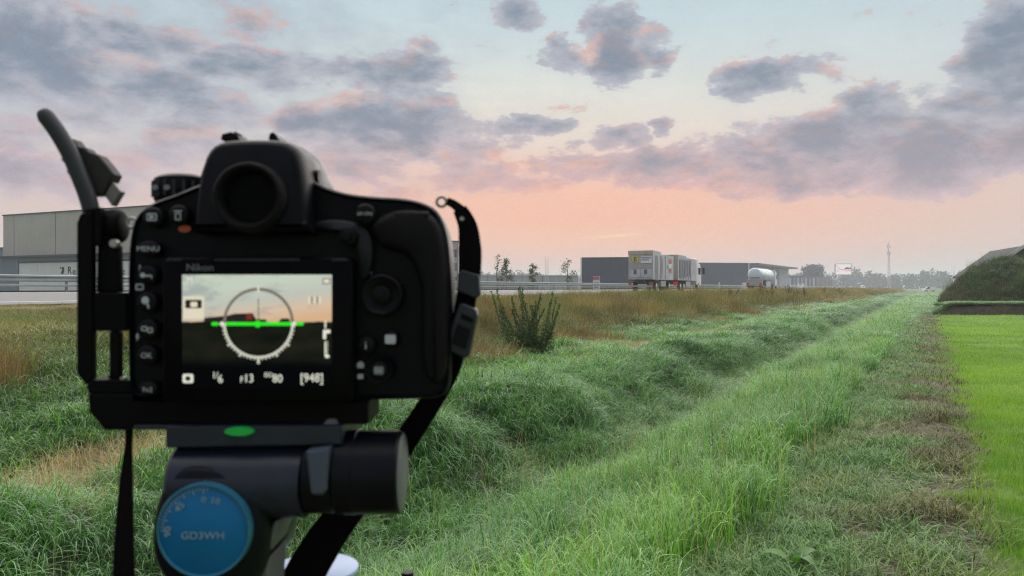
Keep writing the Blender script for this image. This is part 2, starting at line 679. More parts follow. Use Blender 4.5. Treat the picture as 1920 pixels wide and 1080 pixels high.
def guard_rail(v, label, u0=-70, u1=430):
    root = empty('guard_rail', UV(u0, v, 1.3), -RA)          # local +Y runs along the road

    def beam(prof, name):
        m = MB()
        L = u1 - u0
        rs = []
        for yy in (0, L * .25, L * .5, L * .75, L):
            rs.append([(dx, yy, dz) for dx, dz in prof])
        m.rings(rs)
        return m.build(name, galv, root)
    wprof = [(.03, .50), (.085, .53), (.085, .60), (.03, .64), (.03, .68), (.085, .72), (.085, .79), (.03, .82), (.015, .82), (.06, .78), (.06, .73), (.01, .69), (.01, .63), (.06, .59), (.06, .54), (.015, .5)]
    beam(wprof, 'rail_beam')
    beam([(.03, .27), (.07, .28), (.07, .37), (.03, .38)], 'lower_beam')
    pm = MB().box((-.06, -.05, -.3), (.012, .05, .80))
    first = pm.build('post', galv_dark, root)
    n = int((u1 - u0) / 4)
    first.location = (0, 1, 0)
    for i in range(1, n):
        c = first.copy()
        COL.objects.link(c)
        c.parent = root
        c.location = (0, 1 + 4 * i, 0)
    return tag(root, label, 'guard rail')


guard_rail(37.0, 'grey steel double guard rail along the grassy median beside the carriageway')

# ------------------------------------------------------------------ buildings
def cladding(name, col, rib=.35, var=.1):
    if name in MATS:
        return MATS[name]
    m = pbsdf(name, col, .6, var=var, vscale=.25)
    nt = m.node_tree
    k = NB(nt)
    t = k.n('ShaderNodeTexCoord')
    w = k.n('ShaderNodeTexWave', wave_type='BANDS', bands_direction='X')
    w.inputs['Scale'].default_value = 1 / rib / 3
    nt.links.new(t.outputs['Object'], w.inputs[0])
    bp = k.n('ShaderNodeBump')
    bp.inputs['Strength'].default_value = .5
    bp.inputs['Distance'].default_value = .04
    nt.links.new(w.outputs['Fac'], bp.inputs['Height'])
    nt.links.new(bp.outputs[0], nt.nodes['Principled BSDF'].inputs['Normal'])
    return m


clad_grey = cladding('grey_cladding', (.40, .39, .365))
clad_dark = cladding('charcoal_cladding', (.046, .058, .095))
clad_blue = cladding('blue_grey_cladding', (.17, .21, .28))
clad_light = cladding('pale_cladding', (.36, .38, .41))
white_panel = pbsdf('white_panel', (.66, .67, .69), .5, var=.05, vscale=.5)
glass = pbsdf('dark_glass', (.03, .04, .05), .12, spec=.7)
trim_dark = pbsdf('dark_trim', (.05, .055, .065), .5)
trim_light = pbsdf('light_trim', (.55, .56, .56), .5)
red_paint = pbsdf('red_paint', (.38, .07, .06), .45)
black_ink = pbsdf('black_ink', (.02, .02, .025), .6)
yellow_paint = pbsdf('yellow_paint', (.55, .45, .12), .5)


def hall(name, A, B, depth, ztop, label, wall_mat, zb=0.3, roof_mat=None, cat='building', parapet=.18):
    """flat-roofed hall: front wall from A to B (x, y), local +X along the front, -Y towards the viewer"""
    A, B = Vector(A), Vector(B)
    d = B - A
    L = d.length
    rz = math.atan2(d.y, d.x)
    root = empty(name, (A.x, A.y, zb), rz)
    h = ztop - zb
    MB().box((0, 0, 0), (L, depth, h)).build('wall', wall_mat, root)
    rf = MB().box((-.12, -.12, h + .003), (L + .12, depth + .12, h + parapet)).build('roof', roof_mat or trim_dark, root)
    tag(root, label, cat)
    return root, L, h


def bx(root, name, a, c, mat, bevel=0):
    return MB().box(a, c).build(name, mat, root, bevel=bevel)


# big grey hall to the left, with a blue-grey plinth, white shopfront band and its lettering
A = W(6, 405, 123.5); B_ = A + (W(265, 388, 109.7) - A) * 1.45
hr, L, h = hall('warehouse', (A.x, A.y), (B_.x, B_.y), 45, 13.0, 'large grey flat-roofed warehouse with white lettered band above the guard rail', clad_grey, zb=.8)
bx(hr, 'plinth_band', (-.25, -.22, 0), (L + .2, -.003, 5.6), clad_blue)
bx(hr, 'canopy', (-.3, -.9, 5.45), (L + .2, -.223, 5.75), trim_dark)
pan0 = 4.6
npan = 9
pw = (L - pan0) / npan
for i in range(npan):
    bx(hr, 'shopfront_panel', (pan0 + i * pw + .03, -.36, .2), (pan0 + (i + 1) * pw - .03, -.225, 4.55), white_panel)
bx(hr, 'shop_frame', (pan0 - .25, -.42, 4.56), (L, -.225, 4.85), trim_dark)
bx(hr, 'shop_frame', (pan0 - .6, -.5, .2), (pan0 - .02, -.225, 4.85), clad_blue)
# lettering: only the letters the photograph shows
hm = hr.matrix_basis.copy()
hm = Matrix.Translation(hr.location) @ Matrix.Rotation(hr.rotation_euler.z, 4, 'Z')


def on_front(px, py):
    """local point of the hall's front seen at a photograph pixel"""
    d = Vector(((px - 960) / FPX, 1, (540 - py) / FPX))
    o = Vector((0, 0, EYE))
    inv = hm.inverted()
    lo, ld = inv @ o, inv.to_3x3() @ d
    s_ = (-.375 - lo.y) / ld.y
    return lo + ld * s_


for txt, px, py in (('R', 130.5, 507), ('e', 139, 509), ('B', 176, 507), ('e', 231, 509)):
    p = on_front(px, py)
    lettering(txt, 1.55 if txt.isupper() else 1.5, p, black_ink, hr, bold=.05, name='sign_letter')
p = on_front(117, 507)
MB().add([(p.x + dx, p.y, p.z + dz) for dx, dz in ((-.42, -.5), (.2, -.55), (.42, -.1), (.4, .5), (-.25, .5), (-.1, .05))], [(0, 1, 2, 3, 4, 5)]).build('sign_emblem', black_ink, hr)
MB().add([(p.x + dx, p.y - .004, p.z + dz) for dx, dz in ((-.6, .2), (-.28, .2), (-.28, .5), (-.6, .5))], [(0, 1, 2, 3)]).build('sign_emblem', red_paint, hr)
for i in range(5):
    q = .06 + i * .22
    bx(hr, 'wall_seam', (L * q, -.03, 5.8), (L * q + .05, -.002, h - .05), trim_dark)
bx(hr, 'downpipe', (L - .6, -.14, 5.9), (L - .45, -.002, h - .1), trim_light)

A = W(-180, 465, 126); B_ = W(5, 465, 127.5)
r2, L, h = hall('low_annex', (A.x, A.y), (B_.x, B_.y), 30, 1.5 + 75 / FPX * 126, 'low blue-grey annex joined to the left end of the large warehouse', clad_blue, zb=.8)
bx(r2, 'lower_wall', (-.1, -.14, 0), (L - .1, -.003, 3.6), pbsdf('purple_grey_panel', (.22, .24, .31), .6, var=.1, vscale=.3))
bx(r2, 'door_frame', (L - 3.2, -.2, 0), (L - 1.2, -.143, 3.2), trim_dark)

# office with rows of windows, seen between camera and strap
A = W(640, 452, 150); B_ = W(859, 452, 152)
r3, L, h = hall('office_block', (A.x, A.y), (B_.x, B_.y), 18, 1.5 + 88 / FPX * 150, 'grey office block with rows of small windows seen beside the strap', clad_light, zb=.8)
wproto = None
for i in range(11):
    for j in range(3):
        x0 = L - .9 - i * 2.05
        z0 = 1.4 + j * 2.7
        if wproto is None:
            wproto = MB().box((-.62, -.08, 0), (.62, -.003, 1.5)).build('window', trim_dark, r3)
            pn = MB().box((-.54, -.10, .08), (.54, -.083, 1.42)).build('pane', glass, wproto)
            wproto.location = (x0, 0, z0)
        else:
            c = wproto.copy(); COL.objects.link(c); c.parent = r3; c.location = (x0, 0, z0)
            q = pn.copy(); COL.objects.link(q); q.parent = c

# long low grey shed
A = W(880, 516, 178); B_ = W(1084, 518, 186)
r4, L, h = hall('low_shed', (A.x, A.y), (B_.x, B_.y), 26, 1.5 + 23 / FPX * 182, 'long low pale grey shed behind the young trees', clad_light, zb=.8, roof_mat=trim_light)
for i in range(8):
    bx(r4, 'wall_seam', (1 + i * L / 8, -.05, 0), (1.12 + i * L / 8, -.002, h - .05), trim_dark if i % 3 else trim_light)
bx(r4, 'lower_wall', (-.1, -.12, 0), (L * .62, -.053, 1.5), pbsdf('plinth_grey', (.24, .24, .25), .7, var=.1, vscale=.4))
bx(r4, 'roof_unit', (L * .35, 5, h + .18), (L * .39, 8, h + 1.0), trim_light)
bx(r4, 'roof_unit', (L * .12, 6, h + .18), (L * .14, 8, h + .8), trim_dark)

# charcoal box beside the lorry
A = W(1091, 484, 190); B_ = W(1205, 484, 187.0)
r5, L, h = hall('charcoal_hall', (A.x, A.y), (B_.x, B_.y), 22, 1.5 + 56 / FPX * 190, 'charcoal box-shaped hall with red and white sign board behind the lorry', clad_dark, zb=.8)
bx(r5, 'corner_flashing', (-.3, -.16, 0), (.02, -.003, h + .16), trim_light)
bx(r5, 'sign_board', (2.75, -.2, .1), (4.45, -.003, 3.6), white_panel)
bx(r5, 'sign_panel', (2.75, -.24, 2.7), (4.35, -.203, 3.5), red_paint)
for i in range(4):
    bx(r5, 'sign_line', (3.0, -.22, 1.9 - i * .4), (4.2 - .2 * (i % 2), -.203, 2.05 - i * .4), trim_dark)
for i in range(5):
    bx(r5, 'wall_seam', (1 + i * 2.8, -.05, 0), (1.06 + i * 2.8, -.002, h), trim_dark)

# dark showroom with flat overhanging roof
A = W(1235, 493, 330); B_ = W(1404, 493, 336)
r6, L, h = hall('showroom', (A.x, A.y), (B_.x, B_.y), 30, 1.5 + 47 / FPX * 333, 'dark blue-grey showroom hall with thin white roof edge behind the lorry cab', clad_dark, zb=.6, roof_mat=trim_light)
bx(r6, 'corner_post', (L - .3, -.2, 0), (L + .2, -.003, h), trim_light)
bx(r6, 'gate_post', (L * .60, -6, 0), (L * .60 + .5, -5.6, 3.4), trim_light)
bx(r6, 'utility_box', (L * .90, -3, 0), (L * .90 + 1.5, -1.6, 3.2), white_panel)
for i in range(7):
    bx(r6, 'wall_seam', (2 + i * 5.2, -.06, 0), (2.1 + i * 5.2, -.002, h), trim_dark)
A = W(1405, 499, 345); B_ = W(1478, 504, 420)
r7, L, h = hall('canopy_wing', (A.x, A.y), (B_.x, B_.y), 20, 1.5 + 38 / FPX * 385, 'receding grey wing with flat overhanging canopy roof behind the tanker', clad_blue, zb=.6, roof_mat=trim_dark)
bx(r7, 'canopy', (-1, -4.5, h + .2), (L + 2.5, 3, h + .95), trim_dark)
bx(r7, 'canopy_soffit', (-.9, -4.4, h + .19), (L + 2.3, -.2, h + .196), trim_light)
bx(r7, 'end_panel', (L * .72, -.15, 0), (L + .1, -.003, h), clad_light)
# far low buildings
A = W(1478, 517, 560); B_ = W(1530, 517, 575)
r8, L, h = hall('far_hall', (A.x, A.y), (B_.x, B_.y), 25, 1.5 + 23 / FPX * 565, 'hazy dark flat hall beyond the canopy wing', clad_dark, zb=.6)
for i in range(7):
    bx(r8, 'wall_panel', (.5 + i * L / 7, -.2, 0), (.5 + (i + .55) * L / 7, -.003, h - 1.5), clad_blue if i % 2 else clad_light)
A = W(1530, 520, 585); B_ = W(1560, 521, 600)
r9, L, h = hall('far_shed', (A.x, A.y), (B_.x, B_.y), 22, 1.5 + 20 / FPX * 590, 'hazy brown-grey shed with jutting roof beside the billboard', pbsdf('brown_cladding', (.20, .17, .17), .7, var=.1, vscale=.2), zb=.6)
bx(r9, 'canopy', (L - 1, -3, h - 1.6), (L + 3.4, 6, h - .6), trim_light)
for i in range(4):
    bx(r9, 'wall_seam', (1 + i * L / 4, -.1, 0), (1.4 + i * L / 4, -.003, h - .3), trim_dark)

# ------------------------------------------------------------------ billboard, mast, poles
p = W(1581.5, 505, 575)
bb = empty('billboard', (p.x, p.y, .6), R(-4))
zc = p.z - .6
MB().cyl((0, .5, 0), (0, .5, zc - 3.8), .75, .75, 20).build('post', galv_dark, bb, smooth=40)
MB().box((-2.2, -.2, zc - 9.0), (2.2, 1.2, zc - 7.6)).build('service_platform', galv_dark, bb)
MB().box((-6.1, 0, zc - 4.2), (6.1, 1.0, zc + 4.2)).build('frame', trim_dark, bb)
SP = 1 / GAIN
scr = MB().box((-5.75, -.05, zc - 3.85), (5.75, -.003, zc + 3.85)).build('screen', emitter('billboard_white', lin(236, 226, 228), SP), bb)
bb_red = emitter('billboard_red', lin(205, 110, 110), SP)
bb_dark = emitter('billboard_dark', lin(70, 75, 80), SP)
bb_pink = emitter('billboard_pink', lin(240, 196, 198), SP)
m = MB(); pts = [(-5.6, 3.4), (-4.2, 1.9), (-2.5, .5), (-.5, -.1), (2, -.25), (5.6, -.3)]
m.add([(x, -.06, zc + z) for x, z in pts] + [(x, -.06, zc + z - .55) for x, z in pts], [(i, i + 1, i + 7, i + 6) for i in range(5)])
m.build('picture_band', bb_red, scr)
m = MB().add([(x, -.07, zc + z) for x, z in ((.4, .1), (5.4, .1), (5.4, 2.6), (4.6, 1.0), (3.4, 1.5), (2.0, 1.6), (1.0, .9))], [(0, 1, 2, 3, 4, 5, 6)])
m.build('picture_roof', bb_dark, scr)
m = MB()
m.add([(x, -.065, zc + z) for x, z in ((-.5, -1.2), (5.4, -1.1), (5.4, -2.2), (1.5, -2.0))], [(0, 1, 2, 3)])
m.build('picture_blur', bb_pink, scr)
MB().add([(-4 + .9 * math.cos(a), -.065, zc - 1 + .9 * math.sin(a)) for a in np.linspace(0, 5, 10)] + [(-4 + .5 * math.cos(a), -.065, zc - 1 + .5 * math.sin(a)) for a in np.linspace(0, 5, 10)],
         [(i, i + 1, i + 11, i + 10) for i in range(9)]).build('picture_emblem', bb_red, scr)
tag(bb, 'lit billboard on a single post showing a white and red picture', 'billboard')

p = W(1666, 540, 800)
ms = empty('telecom_mast', (p.x, p.y, .5))
HM = 46
for sx, sy in ((-1, -1), (1, -1), (0, 1.2)):
    MB().cyl((sx * 1.5, sy * 1.5, 0), (sx * .55, sy * .55, HM - 7), .28, .18, 6).build('leg', galv, ms)
for i in range(13):
    z0, z1 = i * 3.0, i * 3.0 + 3.0
    m = MB()
    for (a, c) in (((-1, -1), (1, -1)), ((1, -1), (0, 1.2)), ((0, 1.2), (-1, -1))):
        s0, s1 = 1.5 - .95 * z0 / 39, 1.5 - .95 * z1 / 39
        m.cyl((a[0] * s0, a[1] * s0, z0), (c[0] * s1, c[1] * s1, z1), .13, .13, 5)
        m.cyl((c[0] * s0, c[1] * s0, z0), (a[0] * s1, a[1] * s1, z1), .13, .13, 5)
    m.build('lattice_brace', galv, ms)
MB().cyl((0, 0, HM - 8), (0, 0, HM + 3), .35, .2, 10).build('pole', galv, ms)
for i in range(3):
    a = i * 2.09
    for zz in (HM - 4, HM - 11):
        MB().box((math.cos(a) * 1.5 - .3, math.sin(a) * 1.5 - .3, zz), (math.cos(a) * 1.5 + .3, math.sin(a) * 1.5 + .3, zz + 4)).build('antenna_panel', trim_light, ms)
        MB().cyl((0, 0, zz + 2), (math.cos(a) * 1.4, math.sin(a) * 1.4, zz + 2), .1, .1, 5).build('antenna_arm', galv, ms)
tag(ms, 'tall slender lattice telecom mast standing before the hazy wood', 'mast')

for px, hh in ((1023.5, 9.6), (1027.5, 9.6)):
    p = W(px, 531, 170)
    fp = empty('flag_pole', (p.x, p.y, .8))
    MB().cyl((0, 0, 0), (0, 0, hh - 2.2), .09, .05, 8).build('shaft', trim_light, fp)
    MB().cyl((0, 0, hh - 2.2), (0, 0, hh - 2.05), .07, .03, 8).build('finial', trim_light, fp)
    tag(fp, 'thin bare flag pole above the low shed roof', 'flag pole', 'pair of flag poles')
p = W(979, 531, 176)
lp = empty('street_lamp', (p.x, p.y, .8))
MB().tube([(0, 0, 0), (0, 0, 4.2), (-.1, 0, 4.6), (-.9, 0, 4.75)], .06, 8).build('post', galv_dark, lp)
MB().box((-1.4, -.12, 4.68), (-.8, .12, 4.8)).build('lamp_head', trim_dark, lp)
tag(lp, 'small street lamp with one curved arm by the low shed', 'street lamp')

# ------------------------------------------------------------------ vehicles (local +Y forward)
tyre_m = pbsdf('tyre_rubber', (.02, .02, .02), .8)
rim_m = pbsdf('wheel_rim', (.35, .36, .37), .4, metal=.6)
chassis_m = pbsdf('chassis_black', (.035, .035, .04), .6, var=.2, vscale=2)
body_white = pbsdf('lorry_white', (.40, .42, .46), .5, var=.20, vscale=1.1)
body_beige = pbsdf('lorry_beige', (.36, .335, .26), .5, var=.18, vscale=1.2)
body_grey = pbsdf('lorry_grey', (.30, .30, .29), .5, var=.12, vscale=1.5)
slot_dark = pbsdf('vent_dark', (.10, .11, .14), .5)
slot_pale = pbsdf('vent_pale', (.40, .40, .38), .5)
tail_red = pbsdf('tail_lamp_red', (.28, .02, .02), .3, emit=(1.0, .07, .03), estr=.06)
tail_dim = pbsdf('tail_lamp_dim', (.22, .035, .03), .3, emit=(1.0, .12, .06), estr=.02)


def wheel(root, x, y, r=.5, w=.3):
    d = 1 if x > 0 else -1
    t_ = MB().cyl((x - w / 2, y, r), (x + w / 2, y, r), r, r, 24, prof=[(0, r * .86), (.15, r), (.85, r), (1, r * .86)]).build('wheel', tyre_m, root, smooth=50)
    MB().cyl((x + d * w * .5, y, r), (x + d * (w * .5 + .02), y, r), r * .56, r * .5, 16).build('rim', rim_m, t_, smooth=40)


def lamp(root, x, y, z, mat, w=.16, hgt=.14):
    MB().box((x - w, y - .04, z - hgt), (x + w, y + .02, z + hgt)).build('tail_lamp', mat, root)


# drawbar trailer
tr = empty('box_trailer', UV(74.4, 25.27, ZR(25)), -RA)
MB().add([(-1.27, 0, 1.2), (1.27, 0, 1.2), (1.27, 0, 4.1), (-1.27, 0, 4.1), (-1.27, 2.6, 1.2), (1.27, 2.6, 1.2), (1.27, 2.6, 4.02), (-1.27, 2.6, 4.02),
          (1.27, 2.75, 3.78), (-1.27, 2.75, 3.78), (-1.27, 7.1, 1.2), (1.27, 7.1, 1.2), (1.27, 7.1, 3.74), (-1.27, 7.1, 3.74)],
         [(0, 1, 2, 3), (2, 6, 7, 3), (6, 8, 9, 7), (8, 12, 13, 9), (10, 13, 12, 11), (1, 5, 6, 2), (0, 3, 7, 4), (5, 11, 12, 8), (5, 8, 6), (4, 9, 13, 10), (4, 7, 9), (0, 4, 5, 1), (4, 10, 11, 5)]
         ).build('box_body', body_white, tr)
bx(tr, 'rear_header', (-1.29, -.06, 3.72), (1.29, -.003, 4.08), body_beige)
bx(tr, 'rear_upper_panel', (-1.22, -.04, 2.78), (1.22, -.003, 3.66), body_beige)
bx(tr, 'rear_middle_panel', (-1.22, -.06, 2.3), (1.22, -.003, 2.74), body_grey)
for s_ in (-1, 1):
    d_ = bx(tr, 'rear_door', (min(s_ * .02, s_ * 1.2), -.07, 1.42), (max(s_ * .02, s_ * 1.2), -.003, 2.26), body_white)
    bx(d_, 'door_window', (s_ * .55 - .16, -.09, 1.72), (s_ * .55 + .16, -.073, 2.2), slot_dark)
bx(tr, 'rear_bumper', (-1.27, -.12, 1.22), (1.27, .0, 1.38), body_beige)
lg = bx(tr, 'logo_plate', (-.85, -.075, 2.95), (-.25, -.043, 3.55), yellow_paint)
for k_ in range(3):
    bx(lg, 'logo_bar', (-.68, -.085, 3.03 + k_ * .18), (-.38, -.078, 3.11 + k_ * .18), black_ink)
bx(lg, 'logo_bar', (-.68, -.085, 3.03), (-.6, -.078, 3.47), black_ink)
wp = bx(tr, 'notice_plate', (.05, -.075, 2.85), (1.18, -.043, 3.5), white_panel)
bx(wp, 'notice_line', (.1, -.085, 3.3), (1.12, -.078, 3.42), clad_blue)
bx(wp, 'notice_line', (.1, -.085, 3.1), (.9, -.078, 3.2), clad_blue)
for yy, w_ in ((1.6, .72), (3.2, .66)):
    bx(tr, 'vent_slat', (1.273, yy, 1.7), (1.30, yy + w_, 3.35), slot_pale)
for yy in (.9, 1.3, 2.5, 2.9, 4.1):
    bx(tr, 'side_rib', (1.273, yy, 1.3), (1.33, yy + .1, 3.6), body_white)
for k_, mt in enumerate((red_paint, white_panel, red_paint)):
    bx(tr, 'sign_square', (1.273, 5.4, 1.95 + k_ * .5), (1.29, 6.35, 2.4 + k_ * .5), mt)
bx(tr, 'sign_square', (1.273, 4.75, 2.35), (1.29, 5.1, 2.7), clad_blue)
bx(tr, 'chassis', (-.5, .3, .75), (.5, 7.6, 1.19), chassis_m)
bx(tr, 'underrun_bar', (-1.15, .02, .45), (1.15, .14, .62), body_grey)
bx(tr, 'toolbox', (.8, 2.9, .5), (1.2, 4.6, 1.1), body_grey)
MB().tube([(0, 7.4, .8), (0, 8.9, .7)], .08, 8).build('drawbar', chassis_m, tr)
for y_ in (1.4, 5.9):
    for x_ in (-1.05, 1.05):
        wheel(tr, x_, y_)
for x_ in (-1.05, 1.05):
    bx(tr, 'mudguard', (x_ - .22, .8, 1.04), (x_ + .22, 2.0, 1.12), chassis_m)
lamp(tr, -1.1, -.03, .78, tail_dim); lamp(tr, 1.1, -.03, .78, tail_dim)
tag(tr, 'pale box trailer with beige rear doors behind the lorry on the motorway', 'trailer')

tk = empty('lorry', UV(83.2, 25.27, ZR(25)), -RA)
MB().add([(-1.27, 0, 1.2), (1.27, 0, 1.2), (1.27, 0, 4.0), (-1.27, 0, 4.0), (1.27, 3.2, 3.96), (-1.27, 3.2, 3.96), (1.27, 3.4, 3.78), (-1.27, 3.4, 3.78), (-1.27, 7.6, 1.2), (1.27, 7.6, 1.2), (1.27, 7.6, 3.62), (-1.27, 7.6, 3.62)],
         [(0, 1, 2, 3), (2, 4, 5, 3), (4, 6, 7, 5), (6, 10, 11, 7), (8, 11, 10, 9), (1, 9, 10, 6, 4, 2), (0, 3, 5, 7, 11, 8), (0, 8, 9, 1)]).build('box_body', body_white, tk)
bx(tk, 'rear_panel', (-1.25, -.05, 1.25), (1.25, -.003, 3.95), body_beige)
for k_ in range(4):
    bx(tk, 'panel_rib', (-1.2, -.09, 1.5 + k_ * .65), (1.2, -.053, 1.58 + k_ * .65), slot_pale)
for yy in (.5, 1.5, 2.5, 3.5, 4.5):
    bx(tk, 'vent_slat', (1.273, yy, 1.5 + .15 * (yy > 3)), (1.30, yy + .38, 3.45), slot_dark)
    bx(tk, 'side_rib', (1.273, yy + .6, 1.3), (1.33, yy + .72, 3.6), body_white)
bx(tk, 'sign_square', (1.273, 6.2, 2.8), (1.29, 7.1, 3.3), slot_pale)
bx(tk, 'sign_square', (1.273, 6.2, 2.05), (1.29, 7.1, 2.6), slot_pale)
bx(tk, 'chassis', (-.5, .2, .75), (.5, 9.6, 1.19), chassis_m)
bx(tk, 'fuel_tank', (.75, 3.4, .5), (1.2, 5.4, 1.1), rim_m)
cabm = pbsdf('cab_white', (.62, .63, .66), .35, coat=.3, var=.05)
MB().add([(-1.2, 8.0, .75), (1.2, 8.0, .75), (1.2, 8.0, 3.5), (-1.2, 8.0, 3.5), (-1.2, 10.2, .6), (1.2, 10.2, .6), (1.2, 10.25, 1.9), (-1.2, 10.25, 1.9), (1.15, 9.9, 3.2), (-1.15, 9.9, 3.2)],
         [(0, 1, 2, 3), (1, 5, 6, 8, 2), (0, 3, 9, 7, 4), (4, 7, 6, 5), (6, 7, 9, 8), (3, 2, 8, 9), (0, 4, 5, 1)]).build('cab', cabm, tk, bevel=.05)
bx(tk, 'side_window', (1.19, 8.9, 1.95), (1.215, 9.9, 2.75), glass)
bx(tk, 'air_deflector', (-1.0, 8.1, 3.5), (1.0, 9.4, 3.85), cabm, bevel=.1)
for s_ in (-1, 1):
    mr = bx(tk, 'mirror', (s_ * 1.5 - .14, 10.1, 2.0), (s_ * 1.5 + .14, 10.28, 2.8), chassis_m, bevel=.03)
    MB().tube([(s_ * 1.18, 10.1, 2.7), (s_ * 1.4, 10.2, 2.7)], .03, 6).build('mirror_arm', chassis_m, mr)
for y_ in (1.3, 2.6, 8.9):
    for x_ in (-1.05, 1.05):
        wheel(tk, x_, y_)
lamp(tk, -1.0, -.03, .85, tail_red, .2, .16); lamp(tk, 1.0, -.03, .85, tail_red, .24, .2)
tag(tk, 'white lorry with slatted box body, red tail lamps lit, on the motorway', 'lorry')

# tanker
tn = empty('tanker', UV(132.4, 25.27, ZR(25)), -RA)
tank_m = pbsdf('tank_aluminium', (.56, .64, .70), .38, metal=.25, var=.08, vscale=1.5)
MB().cyl((0, .1, 2.55), (0, 12, 2.55), 1.15, 1.15, 40, prof=[(0, .95), (.008, 1.08), (.02, 1.15), (.98, 1.15), (.992, 1.08), (1, .95)]).build('tank', tank_m, tn, smooth=40)
for y_ in (1.5, 4.2, 7, 9.8):
    MB().cyl((0, y_, 2.55), (0, y_ + .08, 2.55), 1.17, 1.17, 40).build('tank_band', tank_m, tn, smooth=40)
bx(tn, 'walkway', (-.3, .6, 3.7), (.3, 11.6, 3.8), rim_m)
rb = bx(tn, 'rear_cabinet', (-1.25, -.1, .75), (1.25, .6, 1.75), body_grey, bevel=.03)
bx(rb, 'marker_strip', (-.85, -.13, 2.0), (.85, .05, 2.1), slot_dark)
bx(tn, 'chassis', (-.5, .4, .95), (.5, 12, 1.35), chassis_m)
bx(tn, 'side_skirt', (1.05, 4.2, .6), (1.2, 8.2, 1.5), body_white)
bx(tn, 'rear_bumper', (-1.2, -.12, .5), (1.2, .0, .68), chassis_m)
for y_ in (1.6, 2.9, 4.2, 11.2, 14.6):
    for x_ in (-1.05, 1.05):
        wheel(tn, x_, y_)
lamp(tn, -1.05, -.13, .95, tail_dim, .18, .22); lamp(tn, 1.05, -.13, .95, tail_dim, .18, .22)
MB().add([(-1.2, 12.8, .75), (1.2, 12.8, .75), (1.2, 12.8, 3.5), (-1.2, 12.8, 3.5), (-1.2, 15, .6), (1.2, 15, .6), (1.2, 15, 1.9), (-1.2, 15, 1.9), (1.15, 14.7, 3.1), (-1.15, 14.7, 3.1)],
         [(0, 1, 2, 3), (1, 5, 6, 8, 2), (0, 3, 9, 7, 4), (4, 7, 6, 5), (6, 7, 9, 8), (3, 2, 8, 9), (0, 4, 5, 1)]).build('cab', cabm, tn, bevel=.05)
bx(tn, 'side_window', (1.19, 13.6, 1.95), (1.215, 14.6, 2.7), glass)
tag(tn, 'silver tanker with round tank and red rear lamps on the motorway', 'tanker')


def car(loc, rz, label, paint_m, van=False, lights=False, name='car'):
    r = empty(name, loc, rz)
    if van:
        prof = [(-2.5, .35), (-2.55, 1.0), (-2.45, 2.0), (1.0, 2.05), (1.9, 1.15), (2.5, .95), (2.55, .35)]
        win = [(.2, 1.2), (1.65, 1.2), (.98, 1.9), (.2, 1.9)]
        w = .95
    else:
        prof = [(-2.1, .32), (-2.15, .85), (-1.75, 1.0), (-1.2, 1.45), (.35, 1.48), (1.15, .98), (2.0, .82), (2.1, .32)]
        win = [(-1.5, 1.02), (.95, 1.0), (.3, 1.4), (-1.1, 1.4)]
        w = .88
    MB().rings([[(-w, y, z) for y, z in prof], [(-w * 1.02, y, z) for y, z in prof], [(w * 1.02, y, z) for y, z in prof], [(w, y, z) for y, z in prof]]).build('body', paint_m, r, bevel=.06)
    for s_ in (-1, 1):
        MB().rings([[(s_ * (w * 1.02 + .003), y, z) for y, z in win], [(s_ * (w * 1.02 + .02), y, z) for y, z in win]]).build('window', glass, r)
        for y_ in (-1.35, 1.35):
            wheel(r, s_ * (w - .08), y_, .33, .22)
        MB().box((s_ * .62 - .16, prof[-1][0] - .02, .62), (s_ * .62 + .16, prof[-1][0] + .05, .8)).build('headlight', emitter('headlamp', (1, .95, .85), 4.0) if lights else trim_light, r)
        MB().box((s_ * .66 - .12, prof[0][0] - .07, .75), (s_ * .66 + .12, prof[0][0] + .0, .95)).build('tail_lamp', tail_dim, r)
    if van:
        MB().add([(-.8, 1.9, 1.2), (.8, 1.9, 1.2), (.75, 1.12, 2.0), (-.75, 1.12, 2.0)], [(0, 1, 2, 3)]).build('windscreen', glass, r)
    else:
        MB().add([(-.75, 1.16, 1.03), (.75, 1.16, 1.03), (.7, .45, 1.46), (-.7, .45, 1.46)], [(0, 1, 2, 3)]).build('windscreen', glass, r)
    return tag(r, label, 'van' if van else 'car')


p_silver = pbsdf('car_silver', (.45, .48, .52), .3, metal=.5, coat=.5)
p_dark = pbsdf('car_dark', (.04, .04, .05), .3, coat=.5)
p_white = pbsdf('car_white', (.75, .76, .78), .3, coat=.5)
for px, Y, lab, pm, van, li in (
        (1487, 305, 'silver car on the far carriageway just past the tanker', p_silver, False, False),
        (1502, 322, 'white van with lit headlamps on the far carriageway', p_white, True, True),
        (1577, 474, 'small pale car on the motorway below the billboard post', p_white, False, False),
        (1596, 530, 'distant silver car on the motorway right of the billboard', p_silver, False, False)):
    p = W(px, 540, Y)
    u_ = p.x * RD[0] + p.y * RD[1]
    v_ = p.x * RN[0] + p.y * RN[1]
    p.z = 1.36 - (v_ - float(road_shift(u_)) - 41.5) * .2 / 11.5
    car(p, -RA + math.pi, lab, pm, van, li, 'delivery_van' if van else 'car')
p = W(1743, 540, 330)
p.z = float(terrain(p.x * RD[0] + p.y * RD[1], p.x * RN[0] + p.y * RN[1]))
car(p, R(80), 'lone white van far off in the misty field near the mound', p_white, True, False, 'delivery_van')
